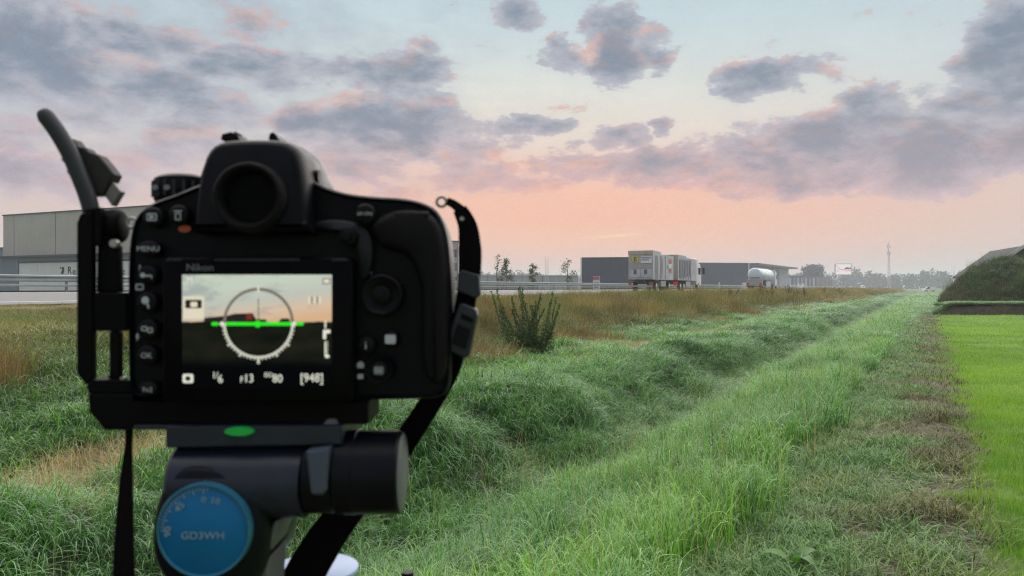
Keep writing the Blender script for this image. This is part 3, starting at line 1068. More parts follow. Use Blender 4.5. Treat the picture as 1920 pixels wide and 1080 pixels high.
# ------------------------------------------------------------------ foliage materials
def leaf_mat(name, col, var=.35, trans=.35, rough=.55, inst=False, dew=0.0, dewcol=(.42, .50, .42)):
    m = bpy.data.materials.new(name)
    m.use_nodes = True
    nt = m.node_tree
    nt.nodes.clear()
    k = NB(nt)
    if inst:
        a = k.n('ShaderNodeAttribute', attribute_type='INSTANCER', attribute_name='tint')
        base = a.outputs['Color']
    else:
        rgb = k.n('ShaderNodeRGB'); rgb.outputs[0].default_value = (*col, 1)
        base = rgb.outputs[0]
    r = k.n('ShaderNodeAttribute', attribute_name='rnd')
    sc_ = k.ramp(r.outputs['Fac'], [(0, (1 - var, 1 - var * .9, 1 - var, 1)), (.55, (1, 1, 1, 1)), (1, (1 + var * 1.3, 1 + var, 1 + var * .6, 1))])
    base = k.mix(1.0, base, sc_, 'MULTIPLY')
    if dew > 0:     # dew-pale upper leaf, its highlights mixed into the colour
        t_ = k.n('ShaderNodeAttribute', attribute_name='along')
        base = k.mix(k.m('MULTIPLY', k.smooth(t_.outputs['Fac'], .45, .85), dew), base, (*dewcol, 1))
    d = k.n('ShaderNodeBsdfPrincipled')
    d.inputs['Roughness'].default_value = rough
    d.inputs['Specular IOR Level'].default_value = .45
    k.put(d.inputs['Base Color'], base)
    tr_ = k.n('ShaderNodeBsdfTranslucent')
    k.put(tr_.inputs[0], k.mix(1.0, base, (1.1, 1.25, .6, 1), 'MULTIPLY'))
    mx = k.n('ShaderNodeMixShader')
    mx.inputs[0].default_value = trans
    nt.links.new(d.outputs[0], mx.inputs[1]); nt.links.new(tr_.outputs[0], mx.inputs[2])
    o = k.n('ShaderNodeOutputMaterial')
    nt.links.new(mx.outputs[0], o.inputs[0])
    return m


def set_attr(me, name, arr):
    a = me.attributes.new(name, 'FLOAT', 'POINT')
    a.data.foreach_set('value', np.asarray(arr, dtype=np.float32))


def leaf_cloud(pts, size, seed, flat=.0, up=None):
    """one folded leaf-shaped pair of triangles at each point"""
    g = np.random.default_rng(seed)
    n = len(pts)
    pts = np.asarray(pts)
    d = g.normal(size=(n, 3)); d[:, 2] *= (1 - flat)
    d /= np.linalg.norm(d, axis=1)[:, None]
    e = np.cross(d, g.normal(size=(n, 3))); e /= np.linalg.norm(e, axis=1)[:, None]
    s_ = (size * (0.6 + 0.8 * g.random(n)))[:, None]
    a = pts - d * s_; c = pts + d * s_
    l = pts + e * s_ * .45 ; r = pts - e * s_ * .45
    nn = np.cross(d, e) * s_ * .12
    v = np.stack([a, l + nn, c, r + nn], 1).reshape(-1, 3)
    i = np.arange(n) * 4
    f = np.concatenate([np.stack([i, i + 1, i + 2], 1), np.stack([i, i + 2, i + 3], 1)])
    return v, f, np.repeat(g.random(n), 4)


def np_mesh(name, v, f, mat, parent=None, rnd=None, along=None):
    me = bpy.data.meshes.new(name)
    f = np.asarray(f)
    me.vertices.add(len(v)); me.vertices.foreach_set('co', np.asarray(v, np.float32).ravel())
    k_ = f.shape[1]
    me.loops.add(f.size); me.loops.foreach_set('vertex_index', f.ravel().astype(np.int32))
    me.polygons.add(len(f)); me.polygons.foreach_set('loop_start', np.arange(0, f.size, k_, dtype=np.int32))
    me.update(calc_edges=True)
    if rnd is not None:
        set_attr(me, 'rnd', rnd)
    if along is not None:
        set_attr(me, 'along', along)
    me.materials.append(mat)
    if name.startswith('_'):
        return me
    o = bpy.data.objects.new(name, me)
    COL.objects.link(o)
    if parent:
        o.parent = parent
    return o


bark = pbsdf('bark', (.10, .08, .06), .9, var=.3, vscale=6)
leaf_tree = leaf_mat('tree_leaf', (.05, .085, .035))
leaf_conifer = leaf_mat('conifer_leaf', (.045, .075, .045))
leaf_far = leaf_mat('far_leaf', (.035, .055, .03))
leaf_dark = leaf_mat('bush_leaf', (.075, .125, .045))


def tree(name, base, hgt, rad, seed, label, leaf, n_limb=9, n_leaf=900, conic=True, lsize=.16, crown0=.15, group=None):
    g = np.random.default_rng(seed)
    root = empty(name, base)
    m = MB()
    m.tube([(0, 0, 0), (g.normal() * .03 * hgt, 0, hgt * .5), (g.normal() * .02 * hgt, 0, hgt)], [hgt * .02, hgt * .013, hgt * .003], 7)
    pts = []
    for i in range(n_limb):
        t_ = crown0 + (1 - crown0) * (i + .5) / n_limb
        a = g.random() * 6.28 + i * 2.4
        reach = rad * ((1 - t_) ** .8 + .12 if conic else math.sin(math.pi * min(1, (t_ - crown0) / (1 - crown0) * .85 + .15)) + .1) * (.7 + .5 * g.random())
        e = np.array([math.cos(a) * reach, math.sin(a) * reach, hgt * t_ + reach * .35])
        s0 = np.array([0, 0, hgt * t_])
        m.tube([tuple(s0), tuple((s0 + e) / 2 + np.array([0, 0, -.04 * hgt * .2])), tuple(e)], [hgt * .006, hgt * .004, hgt * .0015], 5)
        k_ = int(n_leaf / n_limb)
        q = g.random(k_) ** .7
        pts.append(s0 + (e - s0) * q[:, None] + g.normal(size=(k_, 3)) * rad * .13 * np.array([1, 1, .8]))
    m.build('trunk', bark, root)
    v, f, r_ = leaf_cloud(np.concatenate(pts), lsize, seed)
    np_mesh('crown', v, f, leaf, root, r_)
    return tag(root, label, 'tree', group)


for px, top, Y, rad, nl, nm, lab, lf, nle in (
        (934, 477, 118, 1.5, 12, 'young_tree', 'tall thin sparse young tree with bare twigs behind the guard rail', leaf_tree, 260),
        (949, 487, 121, 1.7, 13, 'conifer_tree', 'dense young conifer with tiered branches next to a bare sapling', leaf_conifer, 1100),
        (1000, 497, 116, 1.5, 10, 'young_tree', 'small dark bushy young tree standing alone before the low shed', leaf_tree, 900),
        (1064, 489, 119, 2.2, 11, 'young_tree', 'loose young tree with pale twigs near the right end of the low shed', leaf_tree, 420)):
    p = W(px, top, Y)
    tree(nm, (p.x, p.y, .8), p.z - .8, rad, int(px), lab, lf, nl, nle, lsize=.125)
p = W(1521, 502, 640)
tree('field_tree', (p.x, p.y, .5), p.z - .5, 11.0, 5, 'broad rounded tree rising hazily above the far flat hall', leaf_far, 14, 2600, conic=False, lsize=1.3, crown0=.25)

# far wood that reads as one mass
g = np.random.default_rng(21)
NTREE = 520
xs = np.concatenate([np.linspace(-900, 1500, NTREE)])
pts = []
for i, x_ in enumerate(xs):
    y_ = 930 + 60 * g.random() + 40 * math.sin(x_ * .01)
    px_ = 960 + FPX * x_ / y_
    hh = 14 + 9 * float(fbm(np.array([x_ * .013]), np.array([2.2]), 4)[0]) + 3 * g.random()
    hh += 7 * math.exp(-((px_ - 1612) / 26) ** 2) + 3.5 * math.exp(-((px_ - 1740) / 20) ** 2)
    n_ = 130
    d = g.normal(size=(n_, 3)); d /= np.linalg.norm(d, axis=1)[:, None]
    rr = (g.random(n_) ** .4)[:, None]
    pts.append(np.array([x_, y_, hh * .44]) + d * rr * np.array([7.5, 7.5, hh * .56]))
v, f, r_ = leaf_cloud(np.concatenate(pts), 2.3, 4)
wood = np_mesh('far_wood', v, f, leaf_far, None, r_)
stuff(wood, 'hazy blue-grey wood along the horizon', 'wood')

# ------------------------------------------------------------------ mound, soil bank, barn
soil = pbsdf('dark_soil', (.075, .058, .046), .95, var=.45, vscale=5, bump=.9, bscale=18)
MC, MR = (44.6, 56.0), (13.0, 8.5)


def mound_h(x, y):
    r = np.sqrt(((x - MC[0]) / MR[0]) ** 2 + ((y - MC[1]) / MR[1]) ** 2)
    a = fbm(x * .45 + 3, y * .45, 4)
    return 3.25 * np.clip(1 - r ** 6, 0, 1) ** .9 * (.60 + .74 * a) + (fbm(x * 1.6, y * 1.6, 2) - .5) * .35 * (r < 1) - .04


gxm, gym = np.meshgrid(np.linspace(MC[0] - MR[0], MC[0] + MR[0], 90), np.linspace(MC[1] - MR[1], MC[1] + MR[1], 64), indexing='ij')
zm = mound_h(gxm, gym)
ii, jj = np.meshgrid(np.arange(89), np.arange(63), indexing='ij')
i0 = (ii * 64 + jj).ravel()
mo = np_mesh('mound', np.stack([gxm, gym, zm], -1).reshape(-1, 3), np.stack([i0, i0 + 64, i0 + 65, i0 + 1], -1), soil)
mo.data.shade_smooth()
structure(mo)
# low bank with a cut soil face along the end of the lawn
m = MB()
rs = []
for i, x_ in enumerate(np.linspace(23.2, 62, 260)):
    w_ = .35 * float(fbm(np.array([x_ * 1.1]), np.array([1.0]), 3)[0]) - .15
    e_ = min(1, (x_ - 23.1) / .9)
    hh = (.62 + .22 * (float(fbm(np.array([x_ * .9]), np.array([7.0]), 3)[0]) - .5)) * e_
    j_ = lambda: .10 * (RNG.random() - .5)
    rs.append([(x_, 42.1 + w_ + j_(), -.05), (x_, 42.2 + w_ + j_(), hh * .2), (x_, 42.25 + w_ + j_(), hh * .42), (x_, 42.33 + w_ * .8 + j_(), hh * .65), (x_, 42.42 + w_ * .7 + j_(), hh * .85), (x_, 42.65 + w_ * .5, hh), (x_, 44.4, hh * .95), (x_, 47, .25), (x_, 48.5, -.05)])
# its end runs parallel to the ditch
rs = [[(p[0] + (p[1] - 42.2) * .54, p[1], p[2]) for p in r] for r in rs]
m.rings(rs, cap=True, close=False)
bank = m.build('soil_bank', soil, smooth=70)
structure(bank)
# barn behind the mound
bn = empty('barn', (0, 0, 0))
bn.location = (46.1, 70, 0); bn.rotation_euler = (0, 0, R(-18.4))
barn_wall = cladding('barn_boards', (.07, .075, .08), .22)
roof_m = pbsdf('barn_roof', (.045, .05, .058), .8, var=.2, vscale=1.2, bump=.4, bscale=9)
LB, WB, HE, HR_ = 10.0, 2.9, 2.85, 5.1
MB().add([(-WB, 0, 0), (WB, 0, 0), (WB, 0, HE), (0, 0, HR_), (-WB, 0, HE), (-WB, LB, 0), (WB, LB, 0), (WB, LB, HE), (0, LB, HR_), (-WB, LB, HE)],
         [(0, 1, 2, 3, 4), (5, 9, 8, 7, 6), (0, 4, 9, 5), (1, 6, 7, 2), (0, 5, 6, 1)]).build('wall', barn_wall, bn)
sl = (HR_ - HE) / WB
for s_ in (-1, 1):
    MB().add([(s_ * (WB + .5), -.5, HE - .5 * sl + .03), (0, -.5, HR_ + .03), (0, LB + .5, HR_ + .03), (s_ * (WB + .5), LB + .5, HE - .5 * sl + .03),
              (s_ * (WB + .5), -.5, HE - .5 * sl + .2), (0, -.5, HR_ + .2), (0, LB + .5, HR_ + .2), (s_ * (WB + .5), LB + .5, HE - .5 * sl + .2)],
             [(0, 1, 2, 3), (4, 5, 6, 7), (0, 1, 5, 4), (2, 3, 7, 6), (0, 4, 7, 3)]).build('roof', roof_m, bn)
    MB().add([(s_ * (WB + .5), -.62, HE - .5 * sl - .05), (0, -.62, HR_ - .05), (0, -.62, HR_ + .3), (s_ * (WB + .5), -.62, HE - .5 * sl + .3),
              (s_ * (WB + .5), -.53, HE - .5 * sl - .05), (0, -.53, HR_ - .05), (0, -.53, HR_ + .3), (s_ * (WB + .5), -.53, HE - .5 * sl + .3)],
             [(0, 1, 2, 3), (4, 5, 6, 7), (0, 1, 5, 4), (3, 2, 6, 7), (0, 4, 7, 3)]).build('bargeboard', trim_light, bn)
tag(bn, 'old barn with dark pitched roof half hidden behind the mound', 'barn')

# ------------------------------------------------------------------ grass tufts
def blades(seed, n, rad, hmin, hmax, wid, tilt, droop, segs=5, bias=None, biasw=0.0, z0=-.02, hook=1.5):
    """a small patch of curved blades -> verts, quads, rnd, along"""
    g = np.random.default_rng(seed)
    V, F, Rn, Al = [], [], [], []
    for i in range(n):
        rr = rad * math.sqrt(g.random()); a = g.random() * 6.283
        p = np.array([rr * math.cos(a), rr * math.sin(a), z0])
        L = hmin + (hmax - hmin) * g.random() ** 1.3
        az_ = g.random() * 6.283
        if bias is not None and g.random() < biasw:
            az_ = bias + g.normal() * .6
        d2 = np.array([math.cos(az_), math.sin(az_), 0])
        th = abs(g.normal()) * tilt
        dr = droop * (.4 + 1.1 * g.random())
        side = np.array([-d2[1], d2[0], 0]) * 1.0
        tw = g.normal() * .5
        w = wid * (.6 + .7 * g.random())
        o = len(V)
        rv = g.random()
        for s_ in range(segs + 1):
            t_ = s_ / segs
            ww = w * (1 - t_ ** 2.2) * (.55 + .45 * min(1, t_ * 4)) * .5 + 1e-4
            sd = side * math.cos(tw * t_) + np.array([0, 0, 1]) * math.sin(tw * t_) * .4
            V.append(p - sd * ww); V.append(p + sd * ww)
            Rn += [rv, rv]; Al += [t_, t_]
            if s_ < segs:
                an = th + dr * (t_ + .5 / segs) ** hook
                p = p + (d2 * math.sin(an) + np.array([0, 0, 1]) * math.cos(an)) * (L / segs)
                F.append((o + 2 * s_, o + 2 * s_ + 1, o + 2 * s_ + 3, o + 2 * s_ + 2))
    V = np.array(V)
    V[:, 2] = np.maximum(V[:, 2], z0 + .004 * g.random(len(V)))
    return V, np.array(F), np.array(Rn), np.array(Al)


def tuft_set(name, mat, specs):
    """prototype patches kept out of the scene; the scatter objects instance them"""
    c = bpy.data.collections.new(name)
    for i, sp in enumerate(specs):
        v, f, r_, a_ = blades(**sp)
        me_ = np_mesh('_' + name, v, f, mat, None, r_, a_)
        me_.shade_smooth()
        c.objects.link(bpy.data.objects.new('%s_patch_%02d' % (name, i), me_))
    return c


def scatter(name, pts, rot, scl, tint, coll, label, cat):
    n = len(pts)
    me_ = bpy.data.meshes.new(name)
    me_.vertices.add(n)
    me_.vertices.foreach_set('co', np.asarray(pts, np.float32).ravel())
    for nm, arr in (('rot', rot), ('scl', scl)):
        a = me_.attributes.new(nm, 'FLOAT_VECTOR', 'POINT'); a.data.foreach_set('vector', np.asarray(arr, np.float32).ravel())
    a = me_.attributes.new('tint', 'FLOAT_COLOR', 'POINT')
    a.data.foreach_set('color', np.concatenate([tint, np.ones((n, 1))], 1).astype(np.float32).ravel())
    o = bpy.data.objects.new(name, me_)
    COL.objects.link(o)
    ng = bpy.data.node_groups.new(name + '_scatter', 'GeometryNodeTree')
    ng.interface.new_socket('Geometry', in_out='INPUT', socket_type='NodeSocketGeometry')
    ng.interface.new_socket('Geometry', in_out='OUTPUT', socket_type='NodeSocketGeometry')
    N, Lk = ng.nodes, ng.links
    gi, go = N.new('NodeGroupInput'), N.new('NodeGroupOutput')
    ci = N.new('GeometryNodeCollectionInfo')
    ci.inputs['Collection'].default_value = coll
    ci.inputs['Separate Children'].default_value = True
    ci.inputs['Reset Children'].default_value = True
    ip = N.new('GeometryNodeInstanceOnPoints')
    ip.inputs['Pick Instance'].default_value = True
    na = N.new('GeometryNodeInputNamedAttribute'); na.data_type = 'FLOAT_VECTOR'; na.inputs['Name'].default_value = 'rot'
    nb = N.new('GeometryNodeInputNamedAttribute'); nb.data_type = 'FLOAT_VECTOR'; nb.inputs['Name'].default_value = 'scl'
    er = N.new('FunctionNodeEulerToRotation')
    rv = N.new('FunctionNodeRandomValue'); rv.data_type = 'INT'
    rv.inputs['Min'].default_value = 0; rv.inputs['Max'].default_value = 100
    Lk.new(gi.outputs[0], ip.inputs['Points'])
    Lk.new(ci.outputs[0], ip.inputs['Instance'])
    Lk.new([s for s in rv.outputs if s.type == 'INT'][0], ip.inputs['Instance Index'])
    Lk.new(na.outputs['Attribute'], er.inputs[0])
    Lk.new(er.outputs[0], ip.inputs['Rotation'])
    Lk.new(nb.outputs['Attribute'], ip.inputs['Scale'])
    Lk.new(ip.outputs[0], go.inputs[0])
    md = o.modifiers.new('scatter', 'NODES')
    md.node_group = ng
    stuff(o, label, cat)
    return o


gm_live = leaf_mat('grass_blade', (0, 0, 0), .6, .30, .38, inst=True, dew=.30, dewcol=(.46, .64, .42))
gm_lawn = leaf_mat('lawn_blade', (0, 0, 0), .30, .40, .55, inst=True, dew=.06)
gm_dry = leaf_mat('dry_blade', (0, 0, 0), .40, .25, .8, inst=True)
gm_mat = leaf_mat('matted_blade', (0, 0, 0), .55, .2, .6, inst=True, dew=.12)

T_tall = tuft_set('tall_grass', gm_live, [dict(seed=100 + i, n=24, rad=.12, hmin=.20, hmax=.50, wid=.0088, tilt=.17, droop=1.5 + .2 * i, segs=8, hook=2.6) for i in range(8)])
T_droop = tuft_set('drooping_grass', gm_live, [dict(seed=200 + i, n=32, rad=.15, hmin=.20, hmax=.46, wid=.0095, tilt=.42, droop=2.0 + .1 * i, segs=7, bias=.2, biasw=.6, hook=1.8) for i in range(8)])
T_lawn = tuft_set('short_grass', gm_lawn, [dict(seed=300 + i, n=60, rad=.13, hmin=.025, hmax=.075, wid=.005, tilt=.4, droop=.8, segs=2, z0=-.005) for i in range(6)])
T_mat = tuft_set('matted_grass', gm_mat, [dict(seed=400 + i, n=34, rad=.14, hmin=.08, hmax=.26, wid=.008, tilt=1.1, droop=1.1, segs=4, z0=.004) for i in range(8)])
T_straw = tuft_set('straw', gm_dry, [dict(seed=500 + i, n=44, rad=.18, hmin=.12, hmax=.36, wid=.005, tilt=1.2, droop=.9, segs=3, z0=.01) for i in range(6)])
T_dry = tuft_set('dry_grass', gm_dry, [dict(seed=600 + i, n=34, rad=.18, hmin=.25, hmax=.62, wid=.0055, tilt=.32, droop=.85, segs=5, bias=.2, biasw=.4) for i in range(8)])


def sample(vlo, vhi, dens, dmax, dmin=1.6, bands=None, umin=-30, region=None, seed=1):
    """points over a strip of the road frame, thinned with distance; returns u, v, spread factor"""
    g = np.random.default_rng(seed)
    bands = bands or [(dmin, 7, .9), (7, 13, 1.0), (13, 22, 1.3), (22, 40, 1.9), (40, 75, 3.0), (75, 140, 5), (140, 320, 10)]
    U, V_, S = [], [], []
    for lo, hi, s_ in bands:
        if lo >= dmax:
            break
        hi = min(hi, dmax)
        u0, u1 = max(umin, -hi), hi
        A_ = (u1 - u0) * (vhi - vlo)
        n = int(A_ * dens / s_ ** 2)
        if n <= 0:
            continue
        u = u0 + (u1 - u0) * g.random(n); v_ = vlo + (vhi - vlo) * g.random(n)
        x = u * RD[0] + v_ * RN[0]; y = u * RD[1] + v_ * RN[1]
        d = np.hypot(x, y)
        ok = (d >= lo) & (d < hi) & (y > -.3) & (np.abs(np.arctan2(x, y)) < R(43))
        U.append(u[ok]); V_.append(v_[ok]); S.append(np.full(ok.sum(), s_))
    return np.concatenate(U), np.concatenate(V_), np.concatenate(S)


def place(u, v, s_, hs, seed, lift=0.0, zf=None, spread=1.0):
    g = np.random.default_rng(seed)
    x = u * RD[0] + v * RN[0]; y = u * RD[1] + v * RN[1]
    z = (terrain(u, v) if zf is None else zf(x, y)) + lift
    n = len(u)
    rot = np.stack([g.normal(size=n) * .06, g.normal(size=n) * .06, g.random(n) * 6.283], 1)
    w = s_ * spread * (.85 + .3 * g.random(n))
    scl = np.stack([w, w, hs * (.75 + .5 * g.random(n))], 1)
    return np.stack([x, y, z], 1), rot, scl


def mixc(a, c, w):
    return np.asarray(a) * (1 - w[:, None]) + np.asarray(c) * w[:, None]


def clip01(x):
    return np.clip(x, 0, 1)


G_BRIGHT, G_COOL, G_DEEP = (.185, .39, .050), (.108, .275, .080), (.072, .190, .055)
TAN, RUST, STRAW, OLIVE = (.40, .295, .145), (.185, .125, .072), (.46, .39, .25), (.19, .18, .07)

# tall fresh grass on the near bank
u, v, s_ = sample(.45, 2.85, 120, 120, seed=31)
edge = .95 + .7 * (fbm(u * .9, v * .9 + 3) - .5)
keep = (v > edge) & (RNG.random(len(u)) < .22 + clip01((fbm(u * 3.1, v * 3.1, 2) - .34) * 4))
u, v, s_ = u[keep], v[keep], s_[keep]
p_, r_, c_ = place(u, v, s_, 1.0, 32)
hv_ = .35 + 1.25 * fbm(u * 1.1, v * 1.1, 3)
c_ *= hv_[:, None] ** np.array([.5, .5, 1.0])
w1 = clip01((fbm(u * .7 + 5, v * .9, 3) - .35) * 2.4)
scatter('tall_grass', p_, r_, c_, mixc(G_COOL, G_BRIGHT, w1), T_tall, 'lush tall green grass on the near side of the ditch', 'grass')
# drooping lumpy grass down the ditch and far bank
u, v, s_ = sample(2.3, 5.6, 110, 150, seed=33)
keep = RNG.random(len(u)) < .25 + clip01((fbm(u * 2.3 + 50, v * 2.3, 2) - .34) * 4)
u, v, s_ = u[keep], v[keep], s_[keep]
p_, r_, c_ = place(u, v, s_, 1.0, 34)
r_[:, 2] = RNG.normal(size=len(u)) * .7 - .65
hv_ = .35 + 1.3 * fbm(u * 1.2, v * 1.2 + 30, 3)
c_ *= hv_[:, None] ** np.array([.5, .5, 1.0])
w1 = clip01((fbm(u * .6 + 15, v * .6, 3) - .3) * 2.2)
scatter('drooping_grass', p_, r_, c_, mixc(G_DEEP, G_COOL, w1), T_droop, 'long drooping green grass over the lumpy ditch bank', 'grass')
# thin seeding stems rising above the near bank
T_stalk = tuft_set('seed_stalk', gm_dry, [dict(seed=700 + i, n=5, rad=.2, hmin=.45, hmax=.80, wid=.0035, tilt=.14, droop=.5, segs=5) for i in range(5)])
u, v, s_ = sample(.9, 4.0, 9, 60, seed=60)
p_, r_, c_ = place(u, v, s_, .95, 61)
scatter('seed_stalks', p_, r_, c_, mixc((.22, .30, .12), (.42, .36, .20), RNG.random(len(u))), T_stalk, 'thin pale seeding grass stems above the near bank', 'grass')
# trodden berm: straw and short green
u, v, s_ = sample(5.0, 7.4, 70, 90, seed=35)
f_ = fbm(u * .45 + 8, v * 1.3, 3)
for uc, vc, su, sv in ((8.3, 5.5, 1.3, .5), (4.2, 5.8, 1.0, .55), (13.5, 5.6, 1.6, .35), (18.5, 5.5, 1.6, .35)):
    f_ = f_ + .28 * np.exp(-((u - uc) / su) ** 2 - ((v - vc) / sv) ** 2)
st_ = (f_ + .06 * RNG.normal(size=len(u)) > .60) & (v < 6.7) & (v > 4.9)
p_, r_, c_ = place(u[st_], v[st_], s_[st_], .8, 36)
scatter('straw', p_, r_, c_, mixc((.34, .27, .15), (.50, .44, .29), RNG.random(st_.sum())), T_straw, 'flattened pale straw lying along the berm', 'straw')
ns = ~st_
p_, r_, c_ = place(u[ns], v[ns], s_[ns], .75, 37)
scatter('berm_grass', p_, r_, c_, mixc(G_COOL, G_BRIGHT, RNG.random(ns.sum()) * .7), T_droop, 'medium green grass between the straw patches on the berm', 'grass')
# lower slope: grey-green with rusty patches
u, v, s_ = sample(6.8, 11.5, 60, 120, seed=38)
f_ = fbm(u * .5 + 1, v * .8, 4)
p_, r_, c_ = place(u, v, s_, .9, 39)
r_[:, 2] = RNG.normal(size=len(u)) * .7 - .65
left = clip01((14 - u) / 8)
rust = clip01((f_ - .50) * 5 + left * 1.3 * clip01(1 - np.abs(v - 9.5) / 1.3))
dryish = rust > .5
slopecut = (v > 7.4 + .9 * (fbm(u * .4, v * .4 + 60, 2) - .5)) & (u > 13) & (RNG.random(len(u)) > .3)
t_ = mixc(mixc(G_DEEP, (.15, .235, .095), clip01(fbm(u * .9, v, 3) * 1.3 - .2)), OLIVE, clip01((v - 8) / 3))
sk_ = ~dryish & ~slopecut
scatter('slope_grass', p_[sk_], r_[sk_], c_[sk_], t_[sk_], T_droop, 'grey-green grass on the lower road embankment', 'grass')
t2 = mixc(RUST, TAN, clip01(RNG.random(len(u)) * .8))
scatter('rusty_grass', p_[dryish], r_[dryish], c_[dryish], t2[dryish], T_dry, 'rusty brown dead grass in patches on the lower embankment', 'grass')
# upper embankment: dry tan sward with olive
u, v, s_ = sample(7.0, 20.9, 42, 330, seed=40, bands=[(1.6, 14, 1.0), (14, 24, 1.15), (24, 42, 1.5), (42, 80, 2.4), (80, 150, 4), (150, 330, 8)])
keep = (v > np.where(u > 13, 7.2 + 1.0 * fbm(u * .5, v * .3, 2), 9.2) + 1.2 * RNG.random(len(u)))
u, v, s_ = u[keep], v[keep], s_[keep]
hs = np.interp(u, [-20, 8, 20, 400], [.5, .6, 1.15, 1.2]) * np.interp(v, [7, 9, 11, 14, 17, 20.9], [.85, 1.1, 1.15, .6, .26, .14]) * np.interp(u - 1.5 * v, [0, 28], [.8, 1.1])
p_, r_, c_ = place(u, v, s_, 1.0, 41)
hs = hs * (.45 + 1.15 * fbm(u * 1.3 + 80, v * 1.3, 3))
c_[:, 2] *= hs
f_ = fbm(u * .25, v * .5 + 3, 4)
t_ = mixc(OLIVE, TAN, clip01((f_ - .40) * 3.2))
t_ = mixc(t_, (.12, .10, .05), clip01((fbm(u * .8, v * 1.1 + 70, 3) - .50) * 6) * .85)
t_ = mixc(t_, (.15, .20, .08), clip01((fbm(u * .6 + 33, v * .9, 3) - .54) * 6) * .6)
t_ = t_ * (1 - .35 * clip01((fbm(u * .4 + 30, v * .6, 3) - .5) * 4))[:, None] + np.array(RUST) * (.35 * clip01((fbm(u * .4 + 30, v * .6, 3) - .5) * 4))[:, None]
grn = clip01((10 - u) / 6) * clip01(1 - np.abs(v - 12.5) / 2.2)
t_ = mixc(t_, (.17, .28, .07), grn * .8)
scatter('dry_grass', p_, r_, c_, t_, T_dry, 'tall dry tan grass along the top of the road embankment', 'grass')
# mown, matted edge of the lawn
u, v, s_ = sample(-.75, 1.5, 130, 60, dmin=.7, seed=42)
f_ = fbm(u * 1.3, v * 1.3, 3)
keep = (v > -.42 + .25 * (fbm(u * 1.5 + 4, v * 1.5, 2) - .5)) & (RNG.random(len(u)) < .30 + .70 * clip01((f_ - .36) * 5 + (v - .3) * 1.5))
u, v, s_ = u[keep], v[keep], s_[keep]
p_, r_, c_ = place(u, v, s_, .62, 43)
c_[:, 2] *= .5 + .9 * fbm(u * 1.6 + 7, v * 1.6, 2)
f_ = fbm(u * 1.7 + 2, v * 1.7, 3)
w1 = clip01((f_ - .44) * 4.5 + (v + .02) * 2.2)
t_ = mixc((.125, .118, .048), (.135, .27, .085), w1)
t_ = mixc(t_, (.24, .27, .09), clip01((fbm(u * 3 + 9, v * 3, 2) - .5) * 4) * .6)
scatter('mown_clippings', p_, r_, c_, t_, T_mat, 'matted half-dead mown grass along the edge of the lawn', 'grass')
# lawn
u, v, s_ = sample(-34, -.1, 110, 62, seed=44, bands=[(.7, 7, .9), (7, 13, 1.1), (13, 22, 1.6), (22, 36, 2.4), (36, 62, 3.6)])
x, y = u * RD[0] + v * RN[0], u * RD[1] + v * RN[1]
e_ = -.34 + .55 * (fbm(u * 1.6 + 4, v * .8, 3) - .5)
keep = (v < e_) & (y < 42.2 + .0 * x)
u, v, s_ = u[keep], v[keep], s_[keep]
p_, r_, c_ = place(u, v, s_, 1.0, 45)
c_[:, 2] *= 1.0 + 1.1 * clip01((v + 1.2) / 1.0) * fbm(u * 2, v * 2, 2)
w1 = clip01((fbm(u * .9, v * .9, 4) - .32) * 2.6)
scatter('lawn_grass', p_, r_, c_, mixc((.165, .32, .036), (.27, .43, .045), w1), T_lawn, 'bright green close-cut lawn right of the mown edge', 'grass')
# rough grass beyond the lawn, round the bank and the foot of the mound
u, v, s_ = sample(-40, 3.2, 40, 230, seed=46, bands=[(34, 60, 1.8), (60, 110, 3), (110, 230, 7)])
x, y = u * RD[0] + v * RN[0], u * RD[1] + v * RN[1]
rm = np.sqrt(((x - MC[0]) / MR[0]) ** 2 + ((y - MC[1]) / MR[1]) ** 2)
keep = ((v > -.9) & (u > 34) & (v > .6) | (y > 43.0)) & ~((x - (y - 42.2) * .54 > 22.9) & (y < 48.4) & (x < 62)) & (rm > .97) & ((v < 1.2) | (u > 100))
u, v, s_ = u[keep], v[keep], s_[keep]
p_, r_, c_ = place(u, v, s_, .8, 47)
scatter('rough_grass', p_, r_, c_, mixc(G_DEEP, G_COOL, clip01(fbm(u * .3, v * .5, 3) * 1.8 - .1)), T_droop, 'rough cool-green grass beyond the end of the lawn', 'grass')


def bank_z(x, y):
    x = x - (y - 42.2) * .54
    e2 = np.clip((x - 23.1) / .9, 0, 1)
    hh = .62 * e2
    return np.where(y < 44.4, hh * .97, np.interp(y, [44.4, 47, 48.5], [.58, .25, -.03]))


n = 9000
g = np.random.default_rng(50)
x = 23.0 + 22 * g.random(n); y = 42.55 + 5.8 * g.random(n) ** 1.3
x = x + .2 + (y - 42.2) * .54
u, v = x * RD[0] + y * RD[1], x * RN[0] + y * RN[1]
p_, r_, c_ = place(u, v, np.full(n, 1.5), .55, 51, zf=bank_z)
scatter('bank_grass', p_, r_, c_, mixc(G_DEEP, (.10, .22, .06), g.random(n)), T_droop, 'green grass capping the cut soil bank', 'grass')
n = 16000
x = MC[0] + MR[0] * (g.random(n) * 2 - 1); y = MC[1] + MR[1] * (g.random(n) * 2 - 1)
rm = np.sqrt(((x - MC[0]) / MR[0]) ** 2 + ((y - MC[1]) / MR[1]) ** 2)
ok = (rm < .99) & (y < MC[1] + 4)
x, y = x[ok], y[ok]
u, v = x * RD[0] + y * RD[1], x * RN[0] + y * RN[1]
p_, r_, c_ = place(u, v, np.full(len(x), 1.6), 1.25, 52, zf=mound_h)
c_[:, 2] *= .35 + 1.5 * fbm(x * .9, y * .9, 3)
f_ = fbm(x * .4, y * .4 + 8, 3)
t_ = mixc((.032, .055, .022), (.085, .13, .045), clip01((f_ - .35) * 3))
